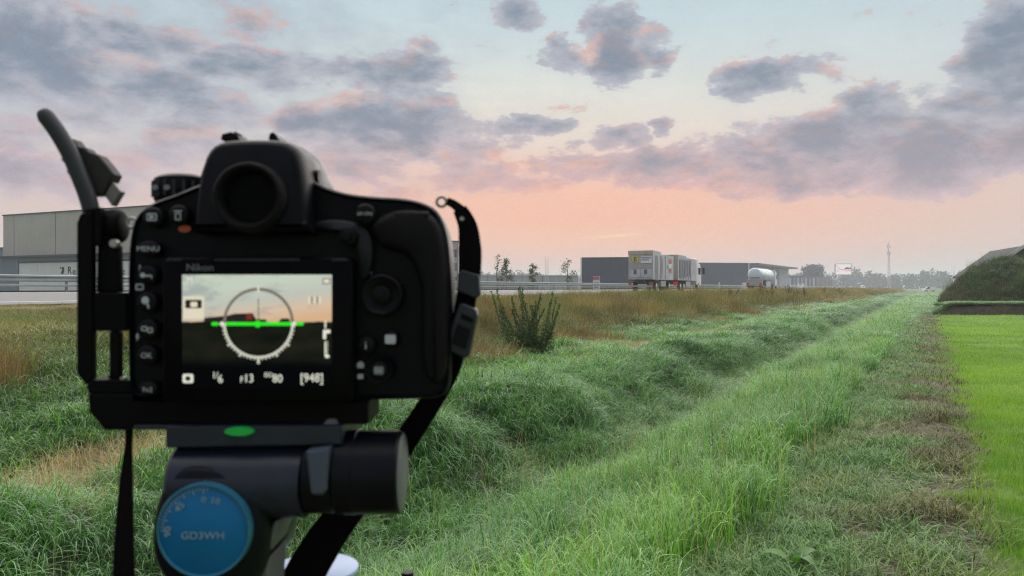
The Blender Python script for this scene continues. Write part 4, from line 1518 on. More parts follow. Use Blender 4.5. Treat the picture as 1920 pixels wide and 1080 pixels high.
t_ = mixc(t_, (.13, .10, .055), clip01((fbm(x * .5 + 20, y * .5, 3) - .55) * 5) * .7)
scatter('mound_weeds', p_, r_, c_, t_ * .7, T_tall, 'dark tangled weeds covering the earth mound', 'weeds')

n = 2600
x = MC[0] + MR[0] * (g.random(n) * 2 - 1); y = MC[1] + MR[1] * (g.random(n) * 2 - 1)
rm = np.sqrt(((x - MC[0]) / MR[0]) ** 2 + ((y - MC[1]) / MR[1]) ** 2)
ok = (rm < 1.0) & (y < MC[1] + 4)
x, y = x[ok], y[ok]
u, v = x * RD[0] + y * RD[1], x * RN[0] + y * RN[1]
p_, r_, c_ = place(u, v, np.full(len(x), 1.5), 1.5, 53, zf=mound_h)
c_[:, 2] *= .5 + 2.0 * g.random(len(x)) ** 3
w1 = clip01((34 - x) / 3)
t_ = mixc(mixc((.05, .075, .03), (.11, .12, .05), g.random(len(x))), (.24, .17, .10), w1 * g.random(len(x)))
scatter('mound_stalks', p_, r_, c_, t_, T_dry, 'tall ragged stalks standing up from the earth mound', 'weeds')

# shrub on the embankment: upright shoots above a dense leafy base
g = np.random.default_rng(77)


def shrub(base, hgt, wid, n_sh, seed, label, name='shrub'):
    g = np.random.default_rng(seed)
    root = empty(name, base)
    pts = []
    for i in range(n_sh):
        a = g.random() * 6.28; rr = wid * .30 * math.sqrt(g.random())
        b0 = np.array([math.cos(a) * rr * .9, math.sin(a) * rr * .5, -.05])
        L = hgt * (.62 + .42 * g.random())
        lean = (i / (n_sh - 1) - .5) * 2 * wid * .62
        e = np.array([lean + g.normal() * .05, math.sin(a) * wid * .35, L])
        mid = (b0 + e) / 2 + np.array([lean * .12, 0, 0])
        MB().tube([tuple(b0), tuple(mid), tuple(e)], [.012, .009, .003], 5).build('stem', bark, root)
        for q in np.linspace(.12, 1.0, 46):
            c_ = b0 * (1 - q) ** 2 + 2 * mid * q * (1 - q) + e * q * q
            k_ = 4 if q > .6 else 9
            pts.append(c_ + g.normal(size=(k_, 3)) * np.array([1, 1, .6]) * (.012 + .17 * max(0, .72 - q)))
    v_, f_, r_ = leaf_cloud(np.concatenate(pts), .026, seed)
    np_mesh('foliage', v_, f_, leaf_dark, root, r_)
    return tag(root, label, 'shrub')


p = W(990, 640, 15.6)
uu_, vv_ = p.x * RD[0] + p.y * RD[1], p.x * RN[0] + p.y * RN[1]
shrub((p.x, p.y, float(terrain(uu_, vv_))), 1.42, 1.1, 24, 7, 'dark green shrub with upright leafy shoots on the embankment slope')


# seedy dock stalks in the dry grass
def dock(px, Y, hgt, seed, label):
    g = np.random.default_rng(seed)
    x = (px - 960) / FPX * Y
    u_, v_ = x * RD[0] + Y * RD[1], x * RN[0] + Y * RN[1]
    root = empty('dock_plant', (x, Y, float(terrain(u_, v_)) - .02))
    pts = []
    for i in range(5):
        e = np.array([g.normal() * .22, g.normal() * .2, hgt * (.7 + .3 * g.random())])
        MB().tube([(0, 0, 0), tuple(e * np.array([.4, .4, .5])), tuple(e)], [.012, .009, .005], 5).build('stem', bark, root)
        for q in np.linspace(.5, 1, 16):
            pts.append(e * np.array([q, q, q]) + g.normal(size=(5, 3)) * .035)
    v2, f2, r2_ = leaf_cloud(np.concatenate(pts), .03, seed)
    np_mesh('seed_head', v2, f2, leaf_dock, root, r2_)
    tag(root, label, 'plant', 'brown dock stalks in the dry grass')


leaf_dock = leaf_mat('dock_seed', (.10, .06, .035), trans=.1)
for i, (px, Y) in enumerate(((1372, 45), (1432, 52), (1447, 53), (1478, 60), (1490, 61), (1508, 64), (1578, 88), (1545, 80))):
    dock(px, Y, .95 + .08 * (i % 4), 90 + i, 'dark brown seeding dock stalks standing in the dry grass')


# broad-leaved weeds
weed_leaf = leaf_mat('weed_leaf', (.09, .22, .035), .2, .35, .4)


def leafy_weed(px, Y, hgt, n_, seed, label):
    g = np.random.default_rng(seed)
    x = (px - 960) / FPX * Y
    u_, v_ = x * RD[0] + Y * RD[1], x * RN[0] + Y * RN[1]
    root = empty('leafy_weed', (x, Y, float(terrain(u_, v_))))
    for i in range(n_):
        a = g.random() * 6.28; L = hgt * (.7 + .5 * g.random()); w_ = L * .24
        th = .25 + .5 * g.random()
        V_, F_ = [], []
        for s2 in range(8):
            t_ = s2 / 7
            an = th + .7 * t_ ** 2
            c_ = np.array([math.cos(a) * math.sin(an), math.sin(a) * math.sin(an), math.cos(an)]) * L * t_
            hw = w_ * math.sin(math.pi * min(1, .08 + t_ * .92)) ** .8 * (1 if t_ > .2 else t_ * 4 + .1)
            sd = np.array([-math.sin(a), math.cos(a), 0]) * hw
            up_ = np.array([0, 0, 1]) * hw * .3
            V_ += [c_ - sd + up_, c_, c_ + sd + up_]
            if s2:
                o_ = 3 * (s2 - 1)
                F_ += [(o_, o_ + 1, o_ + 4, o_ + 3), (o_ + 1, o_ + 2, o_ + 5, o_ + 4)]
        lf = np_mesh('leaf', np.array(V_), np.array(F_), weed_leaf, root, np.full(len(V_), g.random()))
        lf.data.shade_smooth()
    tag(root, label, 'plant')


leafy_weed(938, 9.9, .34, 9, 3, 'bright green broad-leaved weed beside the pale straw on the berm')
leafy_weed(905, 10.3, .26, 6, 4, 'small upright broad-leaved weed next to the brighter one on the berm')
leafy_weed(1487, 4.15, .16, 4, 5, 'single broad oval leaf plant in the matted grass near the tall grass')
# ------------------------------------------------------------------ the camera on its tripod
Y0 = .347
KP = Y0 / FPX                       # metres per photograph pixel at the camera's back


FREF = [0.0]                         # depth of the face whose outline is being laid out


def F(px, py, dy=0.0):
    q = KP * (Y0 + FREF[0]) / Y0
    return Vector(((px - 960) * q, Y0 + dy, EYE + (540 - py) * q))


class at_depth:
    def __init__(s, d):
        s.d = d

    def __enter__(s):
        s.o = FREF[0]
        FREF[0] = s.d

    def __exit__(s, *a):
        FREF[0] = s.o


def plate(name, pts, layers, mat, parent, origin, smooth=50, bevel=0.0):
    """outline in photograph pixels on the camera-back plane, skinned through (depth, inset) layers"""
    rs = []
    with at_depth(min(l[0] for l in layers) if FREF[0] == 0 else FREF[0]):
        for dy, ins in layers:
            q = inset(pts, ins) if ins else pts
            rs.append([F(a[0], a[1], dy) for a in q])
    return MB().rings(rs).build(name, mat, parent, origin, smooth=smooth, bevel=bevel)


blk = pbsdf('camera_black', (.0026, .0030, .0058), .38, var=.3, vscale=180, bump=.25, bscale=1800, spec=.11)
blk_rubber = pbsdf('camera_rubber', (.0036, .0035, .0052), .58, var=.3, vscale=300, bump=1.0, bscale=1100, spec=.13)
blk_gloss = pbsdf('screen_bezel', (.0020, .0020, .0030), .3, spec=.06)
blk_deep = pbsdf('eyepiece_black', (.002, .002, .003), .5, spec=.06)
btn_m = pbsdf('button_black', (.0036, .0038, .0056), .4, spec=.12)
print_m = pbsdf('button_print', (.40, .43, .50), .6)
print_dim = pbsdf('button_print_dim', (.16, .17, .20), .6)
red_mark = pbsdf('red_mark', (.40, .07, .025), .6)
steel = pbsdf('bright_steel', (.32, .31, .30), .35, metal=.8)
alu_blk = pbsdf('anodised_black', (.0024, .0024, .0034), .5, var=.2, vscale=120, spec=.07)
strap_m = pbsdf('strap_webbing', (.0030, .0030, .0038), .75, var=.3, vscale=400, bump=.7, bscale=2200, spec=.06)
clip_m = pbsdf('strap_plastic', (.020, .023, .033), .4, spec=.25)

OC = F(545, 748, .03)
dc = empty('camera', OC)
body_pts = smooth_poly([(238, 600), (238, 500), (243, 440), (256, 402), (285, 379), (330, 362), (372, 345), (420, 330), (520, 328), (585, 338), (612, 350), (650, 361), (700, 367), (750, 370), (790, 378), (818, 394),
                        (834, 425), (842, 470), (846, 540), (847, 620), (846, 690), (841, 728), (826, 745), (780, 750), (600, 751), (400, 751), (290, 750), (252, 744), (240, 720), (238, 660)], 4)
plate('body', body_pts, [(.003, 10), (.0008, 5), (.002, 1.2), (.006, 0), (.035, 2), (.050, 12), (.060, 26), (.064, 40)], blk, dc, OC, smooth=60)
# thumb grip swelling on the right
grip = smooth_poly([(690, 420), (740, 392), (800, 396), (828, 430), (838, 500), (840, 600), (838, 690), (820, 722), (792, 700), (786, 620), (786, 540), (760, 480), (712, 462)], 4)
plate('thumb_grip', grip, [(-.0045, 16), (-.0038, 9), (-.002, 3.5), (.002, 0), (.008, 0)], blk_rubber, dc, OC, smooth=70)
# ridge across the shoulder, bluish sky sheen put into its base colour
plate('shoulder_ridge', smooth_poly([(580, 425), (600, 412), (650, 412), (690, 430), (700, 470), (690, 520), (672, 520), (668, 470), (650, 440), (600, 432)], 3), [(-.0025, 5), (-.0015, 1.5), (.001, 0), (.004, 0)], pbsdf('camera_sheen', (.0070, .0080, .0135), .34, spec=.22, bump=.25, bscale=1800), dc, OC, smooth=70)
# viewfinder hump
hump = smooth_poly([(356, 436), (360, 380), (368, 326), (380, 288), (396, 268), (418, 259), (470, 256), (520, 258), (544, 266), (560, 284), (570, 326), (576, 380), (580, 436)], 4, closed=False)
plate('viewfinder_hump', hump, [(-.013, 16), (-.0115, 8), (-.008, 2.5), (-.003, 0), (.012, 0), (.030, 6), (.045, 24)], blk, dc, OC, smooth=60)
prism = smooth_poly([(560, 272), (574, 292), (586, 318), (600, 346), (600, 400), (380, 400), (350, 380), (372, 330), (392, 280), (430, 262), (520, 260)], 3)
plate('prism_housing', prism, [(.010, 4), (.016, 0), (.04, 0), (.055, 20)], blk, dc, OC, smooth=60)
FREF[0] = -.020
ey = MB()
n = 56
rs = []
for r_, dy in ((70, -.010), (69, -.0165), (66, -.0195), (60, -.0205), (54, -.0195), (49, -.0165), (46, -.010), (44, -.004)):
    rs.append([F(463 + r_ * math.cos(2 * math.pi * j / n), 368 + r_ * .98 * math.sin(2 * math.pi * j / n), dy) for j in range(n)])
ey.rings(rs, cap=False)
eo = ey.build('eyecup', blk_rubber, dc, OC, smooth=80)
plate('eyepiece_lens', circle(463, 368, 46, 45, 40), [(-.0142, 0), (-.0135, 0)], blk_deep, eo, OC)
FREF[0] = 0.0
# hot shoe rails
for pts in ([(413, 262), (416, 251), (432, 247), (446, 252), (448, 262)], [(503, 262), (505, 250), (512, 247), (518, 253), (522, 262)]):
    plate('hot_shoe_rail', pts, [(.004, 0), (.024, 0)], blk, dc, OC, bevel=.0004)
plate('hot_shoe_foot', [(430, 263), (434, 253), (440, 246), (452, 252), (458, 263)], [(.018, 0), (.026, 0)], clip_m, dc, OC)
# diopter knob
FREF[0] = .010
dk = MB().cyl(F(572, 332, .01), F(600, 332, .01), .0034, .0034, 20).build('diopter_knob', btn_m, dc, OC, smooth=40)
# release-mode dial on the left shoulder
FREF[0] = .020
dd = MB().cyl(F(326, 376, .028), F(324, 326, .028), .0118, .0112, 36, prof=[(0, .0112), (.1, .0122), (.7, .0122), (.9, .0116), (1, .0096)]).build('mode_dial', btn_m, dc, OC, smooth=40)
for a in range(18):
    q = math.pi * 2 * a / 18
    c_ = F(325, 352, .028) + Vector((math.cos(q) * .0122, math.sin(q) * .0122, 0))
    MB().box((c_.x - .0006, c_.y - .0006, c_.z - .004), (c_.x + .0006, c_.y + .0006, c_.z + .0035)).build('dial_ridge', clip_m, dd, OC)
for px in (300, 322):
    plate('dial_print', circle(px, 354, 6, 5, 14), [(.0145, 0), (.0151, 0)], print_dim, dd, OC)

FREF[0] = 0.0


def button(px, py, r, name='button', dy=-.0022, ry=None, mat=None):
    return plate(name, circle(px, py, r, ry or r, 30), [(dy - .0004, r * .28), (dy, r * .1), (dy + .0004, 0), (.003, 0)], mat or btn_m, dc, OC, smooth=50)


def mark(txt, px, py, hpx, parent, dy, mat=None, roll=0, bold=0):
    return lettering(txt, hpx * KP / .70, F(px, py, dy) - OC, mat or print_m, parent, roll=roll, bold=bold, name='print')


def icon_rect(px, py, w, h, parent, dy, mat=None, name='print'):
    return plate(name, rrect(px - w / 2, py - h / 2, px + w / 2, py + h / 2, min(w, h) * .18, 3), [(dy - .00012, 0), (dy, 0)], mat or print_m, parent, OC)


def icon_frame(px, py, w, h, th, parent, dy, mat=None):
    o_ = rrect(px - w / 2, py - h / 2, px + w / 2, py + h / 2, 2, 2)
    i_ = inset(o_, th)
    n_ = len(o_)
    return MB().rings([[F(a[0], a[1], dy) for a in o_], [F(a[0], a[1], dy) for a in i_]], cap=False).build('print', mat or print_m, parent, OC)


DB = -.0027
FREF[0] = -.0024
bt = button(285, 407, 19); icon_frame(285, 407, 19, 14, 2.2, bt, DB); plate('print', [(281, 402), (291, 407), (281, 412)], [(DB - .0001, 0), (DB, 0)], print_m, bt, OC)
bt = button(334, 403, 19); icon_frame(334, 406, 11, 14, 2, bt, DB); icon_rect(334, 396, 15, 2.4, bt, DB)
plate('format_mark', circle(341, 428, 12, 7, 18), [(.0003, 0), (.0006, 0)], red_mark, dc, OC)
bt = button(278, 467, 21, ry=15); mark('MENU', 278, 467, 9.5, bt, DB, bold=.15)
bt = button(276, 516, 18); mark('?', 257, 503, 12, bt, -.0001); plate('print', circle(268, 516, 4.5), [(DB - .0001, 0), (DB, 0)], print_m, bt, OC); icon_rect(279, 517, 14, 3, bt, DB); icon_rect(285, 519, 2.5, 6, bt, DB)
bt = button(275, 567, 19); plate('print', circle(273, 563, 7), [(DB - .0001, 0), (DB, 0)], print_m, bt, OC); plate('print', [(275, 568), (278, 567), (281, 577), (278, 579)], [(DB - .0001, 0), (DB, 0)], print_m, bt, OC); icon_frame(257, 538, 15, 12, 2.5, bt, -.0001)
bt = button(276, 618, 19); icon_frame(271, 616, 11, 9, 2, bt, DB); icon_frame(282, 619, 10, 10, 2, bt, DB); plate('print', [(252, 626), (256, 626), (254, 632), (257, 632), (251, 641), (253, 634), (250, 634)], [(-.0002, 0), (-.0001, 0)], print_m, bt, OC)
bt = button(275, 667, 19); mark('OK', 275, 667, 10, bt, DB)
bt = button(277, 730, 18, ry=14); mark('Fn2', 277, 731, 9, bt, DB)
bt = button(686, 402, 19, dy=-.0045, name='af_button'); mark('AF-ON', 686, 402, 6.5, bt, -.0051)
bt = button(653, 443, 18, dy=-.0042, name='joystick'); plate('joystick_cap', circle(653, 443, 10), [(-.0062, 2), (-.0055, 0), (-.004, 0)], btn_m, bt, OC)
# command dial
cd = MB().cyl(F(738, 408, -.001), F(804, 408, -.001), .0030, .0030, 22).build('command_dial', blk_rubber, dc, OC, smooth=40)
for i in range(10):
    MB().box(tuple(F(742 + i * 6.2, 416, -.0043)), tuple(F(744.5 + i * 6.2, 400, -.0035))).build('dial_ridge', btn_m, cd, OC)
# multi selector
msel = plate('multi_selector', circle(716, 553, 40, 40, 44), [(-.0030, 10), (-.0042, 5), (-.0038, 1.5), (-.0022, 0), (.003, 0)], btn_m, dc, OC, smooth=60)
plate('selector_centre', circle(716, 553, 17, 17, 30), [(-.0046, 3), (-.0042, 0), (-.002, 0)], btn_m, msel, OC, smooth=60)
mark('L', 693, 508, 10, msel, -.0001)
for px, py in ((680, 520), (687, 530)):
    plate('print', circle(px, py, 3.4, 3.4, 12), [(-.0002, 0), (-.0001, 0)], print_m, msel, OC)
bt = button(686, 648, 17); mark('i', 686, 648, 15, bt, DB)
bt = button(732, 636, 15); icon_rect(732, 636, 20, 17, bt, DB)
lr = plate('live_view_switch', circle(711, 693, 28, 27, 36), [(-.0022, 5), (-.0028, 2), (-.001, 0), (.003, 0)], blk, dc, OC, smooth=60)
bt = plate('button', circle(711, 694, 17, 17, 28), [(-.0036, 3), (-.0032, 1), (-.001, 0)], btn_m, lr, OC, smooth=60)
icon_rect(711, 694, 18, 15, lr, -.00375, print_dim); mark('Lv', 711, 694, 9, lr, -.0040)
icon_rect(674, 686, 13, 10, lr, -.0001); icon_rect(674, 680, 5, 3, lr, -.0001); icon_rect(674, 707, 11, 9, lr, -.0001); plate('print', circle(690, 693, 3, 3, 10), [(-.0002, 0), (-.0001, 0)], print_m, lr, OC)
# monitor
FREF[0] = -.0057
bez = plate('monitor_bezel', rrect(303, 482, 662, 757, 16), [(-.0055, 5), (-.0052, 2), (-.004, 0), (.003, 0)], blk_gloss, dc, OC, smooth=60)
for x0, x1 in ((312, 342), (402, 562), (622, 652)):  # paler strips modelled as the highlights on the top edge
    plate('bezel_highlight', rrect(x0, 484, x1, 490, 2, 2), [(-.0062, 1), (-.0058, 0), (-.005, 0)], clip_m, bez, OC)
lettering('Nikon', 13 * KP / .7, F(375, 502, -.00575) - OC, print_dim, bez, name='print', bold=.1)
# monitor picture
sm = bpy.data.materials.new('monitor_picture')
sm.use_nodes = True
sm.node_tree.nodes.clear()
k = NB(sm.node_tree)
tcs = k.n('ShaderNodeTexCoord')
sp = k.n('ShaderNodeSeparateXYZ'); sm.node_tree.links.new(tcs.outputs['Generated'], sp.inputs[0])
gxn, gzn = sp.outputs[0], sp.outputs[2]
vec = k.vm('MULTIPLY', tcs.outputs['Generated'], (1.0, 0.0, 2.4))
skyc = k.ramp(k.m('ADD', gzn, k.m('MULTIPLY', k.m('SUBTRACT', gxn, .5), -.18)), [(.56, lin(214, 176, 138)), (.66, lin(214, 190, 162)), (.78, lin(190, 194, 182)), (.92, lin(196, 206, 190)), (1.0, lin(196, 206, 190))])
cl = k.smooth(k.m('ADD', k.noise(vec, 4.2, 5, .6), k.m('MULTIPLY', gxn, -.16)), .42, .62)
skyc = k.mix(k.m('MULTIPLY', cl, .6), skyc, lin(142, 150, 152))
grn_ = k.ramp(k.noise(vec, 3, 4), [(.3, lin(14, 20, 15)), (.6, lin(30, 32, 24)), (.8, lin(44, 38, 32))])
hor = k.m('ADD', .587, k.m('MULTIPLY', k.m('SUBTRACT', k.noise(vec, 9, 3), .5), .035))
inp = k.smooth(k.m('SUBTRACT', gzn, hor), -.006, .006)
floor_ = k.smooth(gzn, .17, .30)
grn_ = k.mix(floor_, lin(6, 8, 9), grn_)
pic = k.mix(inp, grn_, skyc)
em = k.n('ShaderNodeEmission'); em.inputs[1].default_value = 1 / GAIN
sm.node_tree.links.new(pic, em.inputs[0])
oo = k.n('ShaderNodeOutputMaterial'); sm.node_tree.links.new(em.outputs[0], oo.inputs[0])
scr = plate('monitor', [(342, 515), (622, 515), (622, 729), (342, 729)], [(-.0059, 0), (-.00555, 0)], sm, dc, OC, smooth=None)
SW = emitter('display_white', lin(226, 228, 210), 1 / GAIN)
SG = emitter('display_green', lin(40, 225, 40), 1.1 / GAIN)
SR = emitter('display_ring', lin(205, 205, 190), 1 / GAIN)
SRD = emitter('display_ring_dim', lin(120, 112, 100), 1 / GAIN)
SPAN = emitter('display_panel', lin(222, 214, 190), 1 / GAIN)
SDK = emitter('display_dark', lin(40, 38, 36), 1 / GAIN)
SRED = emitter('display_red', lin(120, 48, 38), 1 / GAIN)
DS = -.00602


def flat(name, pts, mat, dy=DS):
    return MB().add([F(a[0], a[1], dy) for a in pts], [tuple(range(len(pts)))]).build(name, mat, scr, OC)


def arc(name, cx, cy, r0, r1, a0, a1, mat, n=60, dy=DS):
    m_ = MB()
    vs = []
    for i in range(n + 1):
        a = R(a0 + (a1 - a0) * i / n)
        vs += [F(cx + r0 * math.cos(a), cy + r0 * math.sin(a), dy), F(cx + r1 * math.cos(a), cy + r1 * math.sin(a), dy)]
    m_.add(vs, [(2 * i, 2 * i + 1, 2 * i + 3, 2 * i + 2) for i in range(n)])
    return m_.build(name, mat, scr, OC)


flat('display_roofline', [(383, 603), (383, 596), (425, 592), (440, 588), (474, 587), (480, 598), (500, 599), (500, 604)], SDK, DS + .00008)
flat('display_sign', [(462, 589), (473, 588.5), (473, 599), (462, 599)], SRED, DS + .00004)
flat('display_roofline', [(522, 604), (528, 597), (542, 597), (545, 604)], SDK, DS + .00008)
arc('level_ring', 485, 606, 61.5, 66, 0, 180, SR)
arc('level_ring', 485, 606, 61, 66.5, 180, 360, SRD)
for a in range(0, 181, 6):
    big = a in (36, 60, 90, 120, 144)
    arc('level_tick', 485, 606, 66, 76 if a == 90 else (71.5 if big else 69), a - 1.1 - .8 * big, a + 1.1 + .8 * big, SR, 2)
arc('level_tick', 485, 606, 58, 69, 268.6, 271.4, SW, 2, DS - .0001)
flat('level_line', rrect(424, 604, 548, 610.5, 2, 2), SG, DS - .0002)
for x0, x1 in ((397, 411), (556, 570)):
    flat('level_line', rrect(x0, 604, x1, 610.5, 3, 2), SG, DS - .0002)
flat('level_line', circle(484, 607.5, 6.5, 6.5, 16), SG, DS - .0003)
for px in (417, 552):
    flat('level_stop', circle(px, 607, 4.5, 4, 12), SW, DS - .0002)
flat('display_needle', [(484.3, 560), (485.7, 560), (485.7, 600), (484.3, 600)], SDK, DS)
flat('display_panel', [(344, 556), (383, 556), (383, 598), (344, 598)], SPAN, DS)
flat('display_icon', rrect(348, 562, 379, 578, 2, 2), SDK, DS - .0001)
flat('display_icon', rrect(358, 566, 371, 576, 2, 2), SPAN, DS - .0002)
flat('display_icon', rrect(343, 701, 363, 718, 3, 2), SW, DS)
flat('display_icon', rrect(348, 705, 358, 714, 3, 2), SDK, DS - .0001)
flat('display_icon', rrect(605, 521, 620, 533, 1, 1), SRD, DS)
flat('display_icon', rrect(607, 523, 618, 531, 1, 1), SPAN, DS - .0001)
for i in range(5):
    flat('display_icon', [(579 + i * 5, 556), (581.5 + i * 5, 556), (581.5 + i * 5, 569), (579 + i * 5, 569)], SRD if i % 2 else SW, DS)
for pts in (rrect(606, 618, 612, 636, 2, 2), rrect(611, 618, 620, 625, 2, 2), rrect(609, 600, 612, 616, 1, 1), rrect(609, 640, 611.5, 668, 1, 1), rrect(610, 665, 618, 671, 2, 2)):
    flat('display_meter', pts, SW, DS - .0001)
for i in range(8):
    flat('display_meter', [(612, 640 + i * 3.4), (615, 640 + i * 3.4), (615, 641.6 + i * 3.4), (612, 641.6 + i * 3.4)], SW, DS)


def disp(txt, px, py, h_, mat=None):
    return lettering(txt, h_ * KP / .7, F(px, py, DS - .00012) - OC, mat or SW, scr, name='display_text', bold=-.12)


disp('M', 356, 525, 12)
disp('1/', 404, 704, 12); disp('6', 414, 711, 15)
disp('F', 454, 712, 11); disp('13', 467, 710, 15)
disp('ISO', 504, 703, 8.5); disp('80', 521, 710, 15)
disp('[948]', 585, 709, 16)
FREF[0] = 0.0
# lens on the front, pointing away
lens = MB().cyl(F(500, 575, .060), F(500, 575, .165), .036, .039, 48, prof=[(0, .034), (.05, .036), (.35, .036), (.36, .038), (.8, .038), (.82, .040), (1, .040)]).build('lens', blk, dc, OC, smooth=40)
MB().cyl(F(500, 575, .10), F(500, 575, .128), .0392, .0392, 48).build('zoom_ring', blk_rubber, lens, OC, smooth=40)
MB().cyl(F(500, 575, .1651), F(500, 575, .1656), .034, .034, 40).build('front_glass', glass, lens, OC)
# strap lugs
FREF[0] = .012
for cx, cy in ((828, 378), (247, 418)):
    m_ = MB()
    rs = []
    for i in range(22):
        a = 2 * math.pi * i / 22
        c_ = F(cx + 9 * math.cos(a), cy + 9 * math.sin(a), .012)
        rd_ = Vector((math.cos(a), 0, -math.sin(a)))
        rs.append([c_ + rd_ * .0008 * math.cos(t2) + Vector((0, 1, 0)) * .0008 * math.sin(t2) for t2 in np.linspace(0, 2 * math.pi, 8, endpoint=False)])
    rs.append(rs[0])
    m_.rings(rs, cap=False)
    m_.build('strap_ring', steel, dc, OC, smooth=80)
FREF[0] = 0.0
tag(dc, 'black digital camera seen from behind with its lit monitor showing a level', 'camera')

# L-shaped bracket round the left side and foot of the camera
OB = F(300, 806, .03)
lb = empty('l_bracket', OB)


def lbp(name, pts, d0, d1, mat=alu_blk, bev=.0008):
    return plate(name, pts, [(d0, 0), (d0 + (.0045 if d1 < .033 else .03), 0)], mat, lb, OB, smooth=None, bevel=bev)


lbp('outer_rail', [(143, 418), (150, 400), (172, 396), (173, 712), (160, 722), (143, 700)], .002, .030)
lbp('top_bridge', [(152, 398), (160, 391), (188, 388), (188, 458), (173.2, 462), (173.2, 397)], .003, .029)
lbp('middle_bridge', [(173.2, 548), (237, 548), (237, 621), (173.2, 621)], .003, .029)
lbp('inner_rail', [(182, 459), (222, 459), (224, 547.8), (180, 547.8)], .006, .028)
lbp('inner_rail', [(204, 621.2), (223, 621.2), (223, 711), (204, 711)], .004, .028)
lbp('corner_block', [(160.2, 722), (173.2, 712), (250, 712), (250, 738), (165, 738)], .002, .030)
lbp('base_plate', [(165, 738.2), (250, 738.2), (250, 752.2), (690, 752.2), (690, 796), (250, 796), (245, 807), (196, 807), (166, 772)], .0015, .034)
plate('base_edge', [(250, 797), (352, 797), (350, 806), (252, 806)], [(.001, 0), (.02, 0)], clip_m, lb, OB, bevel=.0003)
plate('edge_shine', [(175, 712.5), (201, 704), (203, 708), (203, 713)], [(.0025, 0), (.0045, 0)], steel, lb, OB)  # steel slips put in as the highlights at the foot of the openings
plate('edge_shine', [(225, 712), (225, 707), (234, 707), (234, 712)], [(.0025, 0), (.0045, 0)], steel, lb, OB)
MB().cyl(F(210, 456, .001), F(210, 456, .004), .0018, .0018, 18).build('clamp_screw', steel, lb, OB, smooth=40)
tag(lb, 'black metal L-shaped bracket framing the left side and foot of the camera', 'bracket')

# release cable with its plug sticking up at the left
FREF[0] = .012
OK_ = F(172, 395, .016)
rc = empty('release_cable', OK_)
cab_m = pbsdf('cable_rubber', (.022, .026, .031), .5, spec=.25)
plug_m = pbsdf('plug_plastic', (.024, .023, .023), .6, spec=.25, var=.15, vscale=200)
path = smooth_poly([(78, 207), (80, 210), (86, 218), (108, 248), (131, 288), (150, 332), (163, 366), (171, 395), (175, 430)], 4, closed=False)
MB().tube([F(p_[0], p_[1], .012) for p_ in path], [.0006, .0014, .0020, .0025, .0028, .0030, .0032, .0034] + [.0038] * (len(path) - 8), 16).build('cable', cab_m, rc, OK_, smooth=80)
pb = plate('plug', [(95, 258), (107, 290), (103, 296), (116, 310), (114, 320), (140, 354), (158, 364), (184, 363), (205, 324), (190, 304), (175, 287), (156, 280), (150, 273), (136, 270), (126, 256)],
           [(.016, 2), (.017, 0), (.024, 0), (.025, 2)], plug_m, rc, OK_, smooth=None, bevel=.0004)
plate('plug_tip', [(184, 363.5), (200, 338), (215, 356), (198, 384)], [(.0175, 0), (.0225, 0)], pbsdf('plug_metal', (.16, .15, .145), .4, metal=.4), pb, OK_, smooth=None, bevel=.0003)
MB().cyl(F(190, 424, .014), F(228, 424, .014), .0078, .0078, 28, prof=[(0, .0066), (.08, .0078), (.8, .0080), (.93, .0072), (1, .0055)]).build('socket_cap', alu_blk, rc, OK_, smooth=60)
MB().cyl(F(203, 440, .012), F(204, 556, .012), .0044, .0040, 18).build('lower_sleeve', alu_blk, rc, OK_, smooth=60)
tag(rc, 'dark rubber release cable and plug standing up left of the camera', 'cable')

# neck strap, both hanging ends
FREF[0] = 0.0
OS = F(850, 390, .012)
ns = empty('camera_strap', OS)


def strap(name, pts, half, deps, th=.0016, twist=0.0):
    n_ = len(pts)
    sp_ = smooth_poly(pts, 5, closed=False)
    m_ = len(sp_)
    q = np.linspace(0, n_ - 1, m_)
    hw = np.interp(q, range(n_), half); dp = np.interp(q, range(n_), deps)
    P, Wd, Nn = [], [], []
    for i in range(m_):
        sc_ = (Y0 + dp[i]) / Y0
        a = sp_[max(0, i - 1)]; c = sp_[min(m_ - 1, i + 1)]
        t2 = (Vector(c) - Vector(a)).normalized()
        w2 = Vector((-t2.y, t2.x)) * hw[i]
        o3 = Vector(((sp_[i][0] - 960) * KP * sc_, Y0 + dp[i], EYE + (540 - sp_[i][1]) * KP * sc_))
        P.append(o3)
        Wd.append(Vector((w2.x * KP * sc_, twist * hw[i] * KP, -w2.y * KP * sc_)))
        Nn.append(Vector((0, -1, 0)))
    return MB().ribbon(P, Wd, Nn, th).build(name, strap_m, ns, OS, smooth=60)


strap('webbing', [(838, 377), (852, 384), (866, 396)], [7, 8, 10], [.012, .011, .010])
strap('webbing', [(862, 392), (877, 425), (881, 470), (880, 520), (874, 560), (866, 610)], [13, 18, 22, 21, 19, 20], [.010, .010, .010, .010, .010, .010])
strap('webbing', [(862, 600), (848, 680), (815, 742), (778, 800), (735, 862), (690, 915), (640, 970), (598, 1030), (560, 1100), (530, 1180)], [18, 19, 21, 22, 24, 26, 32, 36, 38, 38], [.011, .012, .018, .030, .045, .050, .050, .046, .044, .044])
strap('webbing', [(243, 796), (241, 840), (237, 900), (234, 980), (232, 1080), (231, 1220)], [6, 7, 13, 18, 23, 25], [.012, .010, .008, .006, .004, .004], twist=.3)
plate('strap_keeper', [(858, 512), (866, 506), (899, 516), (901, 552), (893, 560), (857, 546)], [(.003, 1), (.004, 0), (.014, 0), (.015, 1)], clip_m, ns, OS, smooth=None, bevel=.0005)
